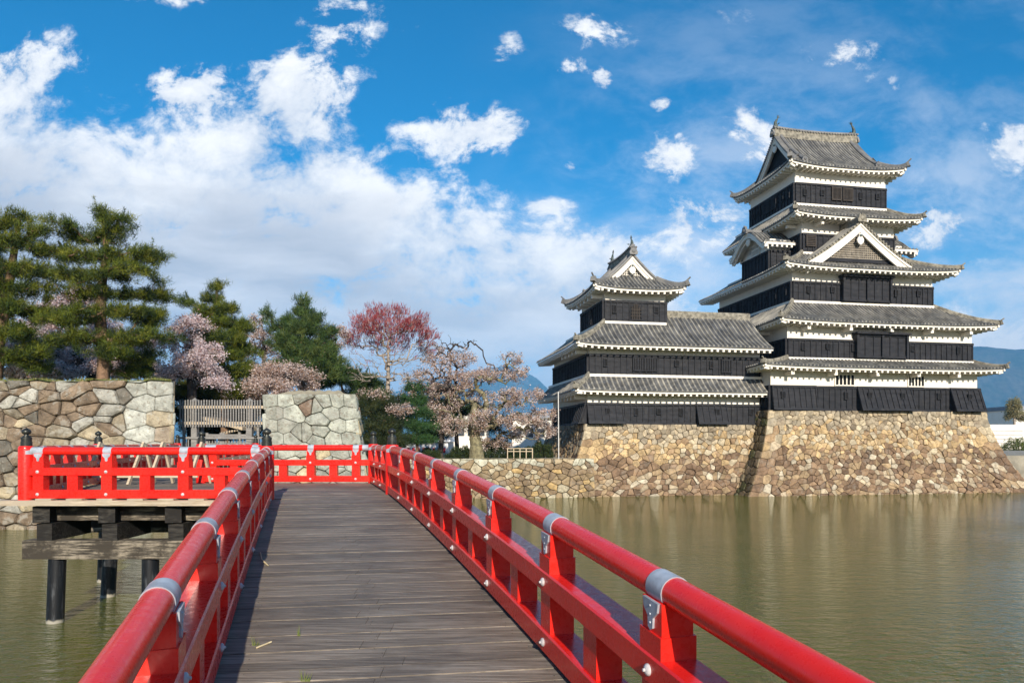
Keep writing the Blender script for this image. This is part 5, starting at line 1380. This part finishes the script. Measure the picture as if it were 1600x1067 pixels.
def pine(label, base_px, gz_, pts, Y, blobs, r0, ntuft, per=46, ln=.24, cols=PINE, seed=1, bark='pine_bark', group='pine trees', upb=.55, dscale=.9, depth=3.0, near=.2, name='pine_tree', flat=.35, wd=.011, rad=.10):
    rg = np.random.default_rng(seed); tl = trunk_line(base_px, gz_, pts, Y)
    t = thing(name, tl[0], label, 'tree', group)
    ntuft = int(ntuft * .72); blobs = [(b[0], b[1], b[2], b[3] * .72, *b[4:]) for b in blobs]
    nb = max(60, ntuft // 5); tg_ = blob_points(blobs, Y, nb, rg, dscale * .75, depth=depth)
    P, par, r, tips = grow(tl, r0, tg_, rg, rtip=.016, up=.25, sag=.06, segs=4, wig=.08, near=near)
    i = np.arange(1, len(P)); fast_tubes('trunk', P[par[i]], P[i], r[par[i]], r[i], bark, t)
    # tufts: clustered about the branch tips in flat sprays
    k = ntuft // len(tips) + 1
    tp = np.repeat(P[tips], k, 0) + rg.normal(size=(len(tips) * k, 3)) * np.array((.22, .22, .22 * flat))
    out = tp - np.array(tl[len(tl) // 2]); out[:, 2] *= .3; out /= np.linalg.norm(out, axis=1)[:, None] + 1e-9
    d = out * .5 + np.array((0, 0, upb)); d /= np.linalg.norm(d, axis=1)[:, None]
    V, CC = needles(tp, d, per, ln, wd, rg, cols, rad=rad)
    cb = P[tips][rg.random(len(tips)) < .45]; od = cb - np.array(tl[len(tl) // 2]); od[:, 2] = 0; od /= np.linalg.norm(od, axis=1)[:, None] + 1e-9
    sh = od * rg.uniform(.0, .5, (len(cb), 1)) + (0, 0, 1); lnk = rg.uniform(.5, 1.2, (len(cb), 1))
    for k in range(6):                                   # upright shoots
        v, c_ = needles(cb + sh * lnk * (.08 + .085 * k), sh, 11, ln * .62, wd, rg, cols, spread=.55, rad=.025); V = np.concatenate([V, v]); CC = np.concatenate([CC, c_])
    fast_mesh('crown', V, 3, CC, 'needle', t)
    return t
CH = [(.82, .68, .62), (.76, .60, .53), (.87, .77, .72), (.66, .48, .41), (.83, .71, .66), (.40, .23, .14), (.50, .36, .26), (.60, .45, .36)]
CHS = [(.86, .74, .74), (.80, .66, .66), (.90, .82, .82), (.76, .58, .56), (.82, .70, .70), (.42, .24, .18)]
def cherry(label, base_px, gz_, pts, Y, blobs, r0, nt, per=9, size=.075, cols=CH, seed=1, bark='cherry_bark', group='cherry trees in blossom', depth=4.0, rad=.16, name='cherry_tree', near=.3, extra=2, dscale=.8, rtip=.012):
    rg = np.random.default_rng(seed); tl = trunk_line(base_px, gz_, pts, Y)
    t = thing(name, tl[0], label, 'tree', group)
    tg_ = blob_points(blobs, Y, nt, rg, dscale, depth=depth)
    P, par, r, tips = grow(tl, r0, tg_, rg, rtip=rtip, up=.15, sag=.08, segs=5, wig=.14, near=near)
    i = np.arange(1, len(P)); fast_tubes('trunk', P[par[i]], P[i], r[par[i]], r[i], bark, t)
    thin = np.where(r < rtip * 2.3)[0]; pp = P[par[thin]]; fr_ = rg.uniform(0, 1, (len(thin), extra, 1))
    pts_ = (pp[:, None] * (1 - fr_) + P[thin][:, None] * fr_).reshape(-1, 3)
    V, CC = petals(pts_, int(per * 1.35), size * .62, rg, cols, rad * .85); fast_mesh('crown', V, 4, CC, 'petal', t)
    return t
RT = LZ + .02
# pines
pine('large spreading pine on the stone rampart, its bare trunk showing above the wall', 160, RT, [(163, 560), (157, 500), (160, 440), (166, 395), (163, 345)], 33.6,
     [(163, 338, 16, 14, 0), (100, 352, 22, 12, -.3), (118, 372, 22, 12, .4), (190, 352, 26, 13, 0), (165, 372, 34, 14, .3), (232, 402, 24, 18, .6), (170, 402, 66, 15, 0), (105, 398, 34, 12, .6), (195, 428, 66, 15, -.4), (110, 432, 40, 13, -.5), (160, 455, 70, 14, .2), (240, 462, 34, 14, .5),
      (105, 500, 46, 14, -.8), (175, 488, 58, 14, -.8), (240, 500, 40, 15, .2), (120, 530, 50, 12, -.9), (215, 528, 56, 15, -.5), (180, 548, 40, 12, -1.0), (228, 560, 34, 12, .6), (205, 580, 30, 14, .8)], .30, 2300, seed=2, depth=1.5)
pine('dense pine cut off by the left edge of the picture', -8, RT, [(-4, 540), (8, 480), (18, 420), (30, 345)], 33.0,
     [(32, 338, 18, 12, 0), (12, 352, 26, 14, 0), (48, 362, 26, 16, 0), (20, 385, 46, 18, 0), (66, 390, 24, 16, .3), (10, 420, 60, 20, -.4), (70, 425, 22, 14, .5), (30, 452, 60, 18, 0), (5, 485, 56, 20, -.5), (60, 490, 36, 16, .6), (20, 520, 60, 16, -.6), (62, 545, 36, 15, -.4), (15, 560, 50, 18, 0), (-40, 450, 60, 90, .6), (60, 575, 26, 10, .5), (-40, 380, 40, 40, .5)], .30, 2500, seed=5, depth=2.0)
pine('narrow young pine behind the right end of the rampart, beside pink blossom', 352, 2.6, [(350, 600), (342, 520), (338, 450)], 40.5,
     [(339, 450, 5, 14, 0), (336, 468, 13, 8, 0), (348, 484, 20, 9, 0), (324, 490, 16, 8, 0), (296, 476, 8, 8, .5), (345, 506, 32, 10, 0), (376, 512, 12, 12, 0), (348, 530, 38, 11, -.3), (372, 548, 26, 12, 0), (340, 556, 36, 11, -.4), (378, 578, 26, 14, 0), (350, 584, 40, 12, 0), (362, 608, 42, 14, 0), (300, 608, 28, 14, .6)], .22, 1700, seed=8, depth=1.8, ln=.30, wd=.013, upb=.7)
pine('dark bushy pine with upright shoots behind the stone bastion', 470, 2.6, [(470, 580), (472, 530), (476, 480)], 44.0,
     [(475, 474, 5, 14, 0), (470, 490, 14, 8, 0), (486, 500, 16, 9, 0), (452, 504, 16, 8, 0), (418, 492, 6, 8, .3), (430, 512, 12, 7, .2), (472, 516, 34, 11, 0), (506, 520, 12, 9, .3), (446, 534, 28, 11, -.4), (500, 540, 24, 13, .4), (474, 550, 48, 13, 0), (466, 570, 54, 13, -.3), (515, 565, 22, 12, .5), (480, 588, 54, 11, 0)], .20, 1700, per=44, cols=DARKP, seed=11, depth=2.0, ln=.32, wd=.014, upb=.9, flat=.7)
pine('spreading low dark evergreen to the right of the bushy pine above the bastion', 535, 2.6, [(538, 620), (530, 590)], 48.5,
     [(520, 582, 34, 12, 0), (548, 592, 30, 14, 0), (575, 600, 26, 12, .4), (505, 596, 26, 10, 0), (590, 622, 26, 16, 0), (555, 618, 30, 14, .5)], .15, 900, cols=DARKP[:3], seed=13, depth=1.6, ln=.3, wd=.014)
pine('dark evergreen shrub standing behind the pale maple trunk, right of the bastion', 590, 2.6, [(592, 660), (596, 620)], 47.5,
     [(585, 640, 26, 22, 0), (600, 668, 32, 20, 0), (580, 690, 30, 16, 0), (612, 640, 18, 18, .5), (625, 690, 22, 16, 0)], .15, 1100, cols=[(.028, .045, .018), (.040, .058, .020), (.060, .070, .022)], seed=14, depth=1.6, ln=.3, wd=.014, flat=.8)
pine('small bright green pine with layered pads beside the right end of the bridge', 652, 2.6, [(652, 680), (650, 640), (648, 610)], 48.2,
     [(648, 606, 12, 7, 0), (645, 624, 18, 8, 0), (656, 645, 22, 8, 0), (640, 658, 18, 7, 0), (660, 668, 26, 8, 0), (650, 686, 26, 8, 0)], .11, 900, per=40, cols=[(.045, .110, .030), (.065, .135, .036), (.035, .080, .026)], seed=17, depth=1.2, ln=.22, wd=.014, flat=.4)
pine('dark green pine half hidden behind the pale cherry blossom', 690, 2.6, [(688, 660), (686, 610)], 51.5,
     [(690, 612, 24, 12, 0), (680, 636, 30, 14, 0), (695, 660, 30, 16, 0), (720, 640, 24, 20, .5), (676, 680, 30, 12, 0), (760, 660, 26, 18, .6)], .16, 1000, cols=[(.028, .062, .024), (.042, .080, .028), (.025, .045, .020)], seed=18, depth=1.5, ln=.28, wd=.015, flat=.6)
pine('dark conifer filling the gap behind the wooden gate', 330, 2.6, [(330, 640), (335, 600)], 44.0,
     [(300, 612, 34, 18, 0), (345, 618, 46, 16, 0), (390, 612, 26, 20, 0), (320, 645, 50, 18, 0), (385, 640, 36, 20, 0), (350, 670, 60, 16, 0)], .2, 1500, cols=[(.030, .045, .016), (.045, .060, .018), (.065, .072, .022)], seed=19, depth=1.4, ln=.34, wd=.018, flat=.8)
# cherries
cherry('broad old cherry in pale blossom with a thick mossy trunk on the low moat wall', 745, 2.6, [(744, 695), (738, 660), (742, 630)], 48.9,
       [(700, 612, 40, 20), (735, 590, 46, 16), (790, 585, 40, 18), (800, 562, 26, 10, 0), (750, 625, 60, 18), (690, 645, 32, 18), (815, 620, 42, 18), (780, 655, 60, 16), (720, 665, 44, 16), (838, 650, 34, 16), (815, 678, 44, 16), (770, 690, 40, 10), (852, 668, 20, 16), (665, 628, 22, 14)], .62, 760, per=9, size=.072, seed=21, bark='mossy_bark', depth=5.0)
cherry('loose cherry with a leaning dark stem in front of the dark evergreens', 688, 2.6, [(690, 680), (700, 640), (715, 600)], 50.5,
       [(655, 590, 34, 20), (690, 570, 40, 18), (725, 560, 32, 16), (650, 610, 30, 16), (670, 545, 30, 12), (710, 600, 30, 16)], .22, 300, per=6, size=.07, seed=22)
cherry('thin cherry branch spray reaching across the foot of the red maple', 575, 2.6, [(580, 650), (578, 625)], 49.0,
       [(566, 600, 22, 14), (585, 618, 34, 12), (610, 628, 34, 10), (570, 632, 24, 12), (625, 640, 24, 10)], .16, 240, per=8, size=.068, seed=23)
cherry('pink cherry crown directly above the stone bastion', 440, 2.6, [(440, 630), (438, 600)], 41.0,
       [(440, 580, 46, 14), (405, 586, 28, 16), (470, 590, 40, 12), (420, 605, 46, 14), (480, 604, 30, 8), (400, 610, 24, 18)], .26, 420, per=11, size=.066, seed=24)
cherry('tall sparse cherry rising behind the narrow pine and the bushy pine', 415, 2.6, [(414, 600), (412, 540), (408, 500)], 47.5,
       [(400, 520, 24, 16), (420, 540, 30, 18), (395, 550, 24, 16), (530, 520, 20, 12, 1), (520, 545, 24, 14, 1), (430, 565, 30, 14), (400, 500, 16, 12)], .2, 300, per=7, size=.07, seed=25)
cherry('pink cherry with reddish branch ends between the spreading pine and the narrow pine', 300, 2.6, [(300, 610), (296, 570), (300, 530)], 38.5,
       [(300, 505, 26, 14), (318, 525, 26, 18), (288, 540, 32, 20), (325, 550, 26, 16), (300, 568, 44, 18), (270, 585, 36, 14), (345, 600, 26, 10), (320, 585, 36, 14), (355, 612, 14, 8), (275, 520, 18, 14)], .26, 560, per=11, size=.066, seed=26, cols=CHS)
cherry('low cherry with dark crossing limbs behind the spreading pine trunk', 150, RT, [(140, 580), (120, 555), (90, 540)], 40.0,
       [(60, 560, 50, 22), (120, 560, 50, 24), (190, 565, 50, 22), (240, 580, 40, 16), (150, 585, 60, 10), (110, 475, 30, 16), (130, 460, 24, 12)], .24, 800, per=13, size=.08, seed=27, cols=CHS, depth=3.0)
cherry('shaded cherry at the left edge under the dense pine', 30, RT, [(40, 585), (60, 565), (20, 540)], 38.5,
       [(20, 575, 46, 18), (70, 580, 44, 16), (0, 550, 40, 22), (50, 545, 40, 16)], .24, 520, per=13, size=.078, seed=28, cols=CHS, depth=2.0)
cherry('pale cherry blossom showing high between the two big pines', 95, RT, [(92, 560), (95, 520)], 44.0,
       [(90, 490, 40, 22), (125, 470, 34, 16), (60, 520, 40, 20), (160, 520, 46, 20), (110, 530, 50, 20), (215, 540, 40, 18)], .22, 600, per=11, size=.08, seed=29, cols=CHS, depth=3.0)
# bare old tree and the red maple
def bare(label, base_px, gz_, pts, Y, blobs, r0, nt, seed, bark, name='bare_tree', group=None, rtip=.012, up=.1, sag=.02, near=.35, segs=5, wig=.16):
    rg = np.random.default_rng(seed); tl = trunk_line(base_px, gz_, pts, Y); t = thing(name, tl[0], label, 'tree', group)
    P, par, r, tips = grow(tl, r0, blob_points(blobs, Y, nt, rg, .8, depth=3.0), rg, rtip=rtip, up=up, sag=sag, segs=segs, wig=wig, near=near)
    i = np.arange(1, len(P)); fast_tubes('trunk', P[par[i]], P[i], r[par[i]], r[i], bark, t); return t, P, par, r, tips, rg
bare('leafless old tree with crooked dark limbs standing above the cherry crown', 715, 2.6, [(712, 660), (700, 600), (705, 560)], 52.5,
     [(715, 540, 34, 16), (690, 535, 26, 14), (735, 535, 20, 12), (660, 555, 26, 14), (790, 580, 30, 14)], .20, 80, 31, 'cherry_bark')
t, P, par, r, tips, rg = bare('leafless maple with a pale straight trunk and a fan of crimson buds at its top', 603, 2.6, [(606, 660), (606, 610), (607, 570), (606, 535)], 48.5,
     [(605, 490, 38, 10), (572, 506, 26, 14), (645, 504, 28, 14), (605, 512, 62, 12), (548, 532, 16, 18), (668, 526, 18, 18), (605, 535, 66, 16), (550, 562, 18, 16), (670, 556, 18, 16), (605, 560, 62, 16), (560, 588, 26, 12), (652, 586, 26, 12), (605, 585, 44, 10)], .20, 1250, 33, 'maple_bark', 'maple_tree', None, .0052, 1.8, -.03, .40, 4, .035)
tp = P[tips]; hi = tp[:, 2] > CZ + (HOR - 532 + rg.normal(size=len(tp)) * 16) / F * 48.5
tp = np.repeat(tp[hi], 3, 0) + rg.normal(size=(hi.sum() * 3, 3)) * (.12, .12, .20)
ce = at(598, 660, 48.5); d = tp - ce; d /= np.linalg.norm(d, axis=1)[:, None]
V, CC = needles(tp, d, 6, .27, .017, rg, [(.42, .075, .085), (.33, .045, .06), (.55, .17, .16), (.60, .28, .26)], spread=.16, rad=.08); fast_mesh('crown', V, 3, CC, 'petal', t)
# clipped bushes on the wall top
def bush(label, px, Y, gz_, rx, rz, cols, seed, n=260, name='bush', group='low bushes'):
    rg = np.random.default_rng(seed); c = at(px, 0, Y); c[2] = gz_; t = thing(name, c, label, 'bush', group)
    v = rg.normal(size=(n, 3)); v /= np.linalg.norm(v, axis=1)[:, None]; v[:, 2] = np.abs(v[:, 2]); v *= rg.uniform(.6, 1, (n, 1)) * (1 + .15 * np.sin(v[:, :1] * 9 + seed))
    p = c + v * np.array((rx, rx * .7, rz)); V, CC = needles(p, v, 26, .13, .022, rg, cols, rad=.07); fast_mesh('crown', V, 3, CC, 'needle', t)
    st = np.array([c + (0, 0, -.05)] * 5); e = c + rg.normal(size=(5, 3)) * (rx * .3, rx * .3, 0) + (0, 0, rz * .7); fast_tubes('stem', st, e, np.full(5, .04), np.full(5, .015), 'cherry_bark', t)
DG = [(.025, .045, .015), (.040, .060, .018), (.055, .075, .022)]
for px, Y, rx, rz, lab in ((722, 49.6, 1.2, .75, 'low dark bush just left of the thick mossy cherry trunk'), (775, 50.5, 1.3, 1.5, 'rounded dark bush just right of the thick mossy cherry trunk'), (815, 50.0, 1.2, .7, 'low dark bush on the moat wall by the timber trellis'), (845, 51, 1.0, 1.1, 'small green bush against the turret base'), (668, 49.0, 1.0, .6, 'low bush under the small bright green pine')):
    bush(lab, px, Y, 2.58, rx, rz, DG, px)
bush('bright yellowish hedge by the pale wall at the right edge', 1592, 95, 2.58, 2.8, 1.7, [(.12, .15, .02), (.09, .12, .02), (.15, .17, .03)], 5, n=420)

# ------------------------------------------------------------------ things farther off
def block(name, label, cat, p0, p1, Y, z0, z1, dp, m, roof=None, extra=None, group=None):
    x0, x1 = at(p0, 0, Y)[0], at(p1, 0, Y)[0]; t = thing(name, ((x0 + x1) / 2, Y + dp / 2, z0), label, cat, group); mb = MB()
    mb.box8([(x0, Y, z0), (x1, Y, z0), (x1, Y + dp, z0), (x0, Y + dp, z0), (x0, Y, z1), (x1, Y, z1), (x1, Y + dp, z1), (x0, Y + dp, z1)]); mb.build('wall', m, t)
    if roof: mb = MB(); mb.box8([(x0 - .3, Y - .3, z1 + .003), (x1 + .3, Y - .3, z1 + .003), (x1 + .3, Y + dp + .3, z1 + .003), (x0 - .3, Y + dp + .3, z1 + .003), (x0 - .1, Y - .1, z1 + roof[0]), (x1 + .1, Y - .1, z1 + roof[0]), (x1 + .1, Y + dp, z1 + roof[0]), (x0 - .1, Y + dp, z1 + roof[0])]); mb.build('roof', roof[1], t)
    if extra: extra(t, x0, x1)
    return t
def tent_red(t, x0, x1):
    for i in range(9):
        mb = MB(); x = x0 + (x1 - x0) * (i + .25) / 9; mb.box((x, 61.97, 3.0), ((x1 - x0) / 36, 0, 0), (0, .02, 0), (0, 0, .22)); mb.build('red_stripe', 'banner_red', t)
block('event_tent', 'white canvas event tent with a red and white striped skirt seen under the cherry branches', 'tent', 628, 700, 62, 2.58, 3.75, 6, 'white_paint', (.5, 'white_paint'), tent_red)
block('event_tent', 'plain white canvas tent farther left behind the small bright green pine', 'tent', 600, 642, 66, 2.58, 3.9, 5, 'white_paint', (.5, 'white_paint'))
def win_row(Y, n, z, h, m='window_glass'):
    def f(t, x0, x1):
        for i in range(n):
            x = x0 + (x1 - x0) * (i + .5) / n; mb = MB(); mb.box((x, Y - .02, z), ((x1 - x0) / n * .33, 0, 0), (0, .03, 0), (0, 0, h / 2)); mb.build('window', m, t)
    return f
block('house', 'pale plastered house glimpsed between the cherry trunks', 'house', 680, 760, 92, 2.58, 7.4, 9, 'white_plaster', (1.0, 'town_roof'), win_row(92, 5, 5.0, 1.0))
block('house', 'white building behind the blossom next to the turret base', 'house', 800, 872, 84, 2.58, 6.4, 10, 'white_plaster', (.8, 'town_roof'), win_row(84, 4, 4.8, 1.0))
def courses(t, x0, x1):
    mb = MB()
    for z in np.arange(3.0, 6.0, .6): mb.box(((x0 + x1) / 2, 104.98, z), ((x1 - x0) / 2, 0, 0), (0, .015, 0), (0, 0, .04))
    mb.build('joint_lines', 'grey_panel', t)
block('garden_wall', 'pale coursed wall at the right edge beyond the keep base', 'wall', 1530, 1598, 105, 0, 6.3, 1.2, 'white_plaster', None, courses)
block('warehouse', 'flat white building above the pale wall at the right edge', 'building', 1556, 1582, 190, 2.58, 12.2, 14, 'white_paint', (.5, 'town_roof'), win_row(190, 6, 10.4, .9))
block('warehouse', 'small white block left of the flat white building at the right edge', 'building', 1550, 1556.5, 192, 2.58, 11.6, 10, 'white_paint')
block('warehouse', 'wide pale building with a grey roof running out of the right edge', 'building', 1585, 1660, 170, 2.58, 11.4, 14, 'white_plaster', (1.0, 'town_roof'), win_row(170, 9, 9.6, 1.0))
cherry('feathery pale yellow tree just coming into leaf above the buildings at the right edge', 1585, 2.58, [(1585, 660), (1585, 640)], 150, [(1585, 636, 11, 14), (1578, 648, 9, 8), (1594, 650, 10, 8)], .3, 160, per=10, size=.16, seed=61, cols=[(.36, .32, .16), (.30, .28, .14), (.42, .36, .20)], rad=.35, name='young_tree', group=None, bark='maple_bark', rtip=.03)
# timber trellis beside the turret base
tr = thing('trellis', at(820, 710, 50), 'low timber trellis frame on the moat wall beside the turret base', 'trellis')
tx0, tx1 = at(793, 0, 49.2)[0], at(832, 0, 49.2)[0]
mb = MB()
for z in (3.28, 3.08): mb.bar((tx0, 49.2, z), (tx1, 49.2, z), .05, .05)
mb.build('rail', 'raw_timber', tr)
for x in np.linspace(tx0, tx1, 5):
    mb = MB(); mb.bar((x, 49.2, 2.56), (x, 49.2, 3.3), .06, .06, up=(0, 1, 0)); mb.build('post', 'raw_timber', tr)

# ------------------------------------------------------------------ the air
hm = bpy.data.materials.new('air'); hm.use_nodes = True; T = NT(hm.node_tree); T.n.clear()
o_ = T.new('ShaderNodeOutputMaterial'); pv = T.new('ShaderNodeVolumePrincipled'); pv.inputs['Color'].default_value = (.17, .52, .95, 1); pv.inputs['Density'].default_value = 0.0001; pv.inputs['Anisotropy'].default_value = -0.25
T.link(pv.outputs[0], o_.inputs['Volume']); MATS['air'] = hm
mb = MB(); mb.box8([(x, y, z) for z in (-2.5, 1010) for x, y in ((-13000, -300), (13000, -300), (13000, 9950), (-13000, 9950))])
tag(mb.build('haze', 'air'), None, None, None, 'stuff')
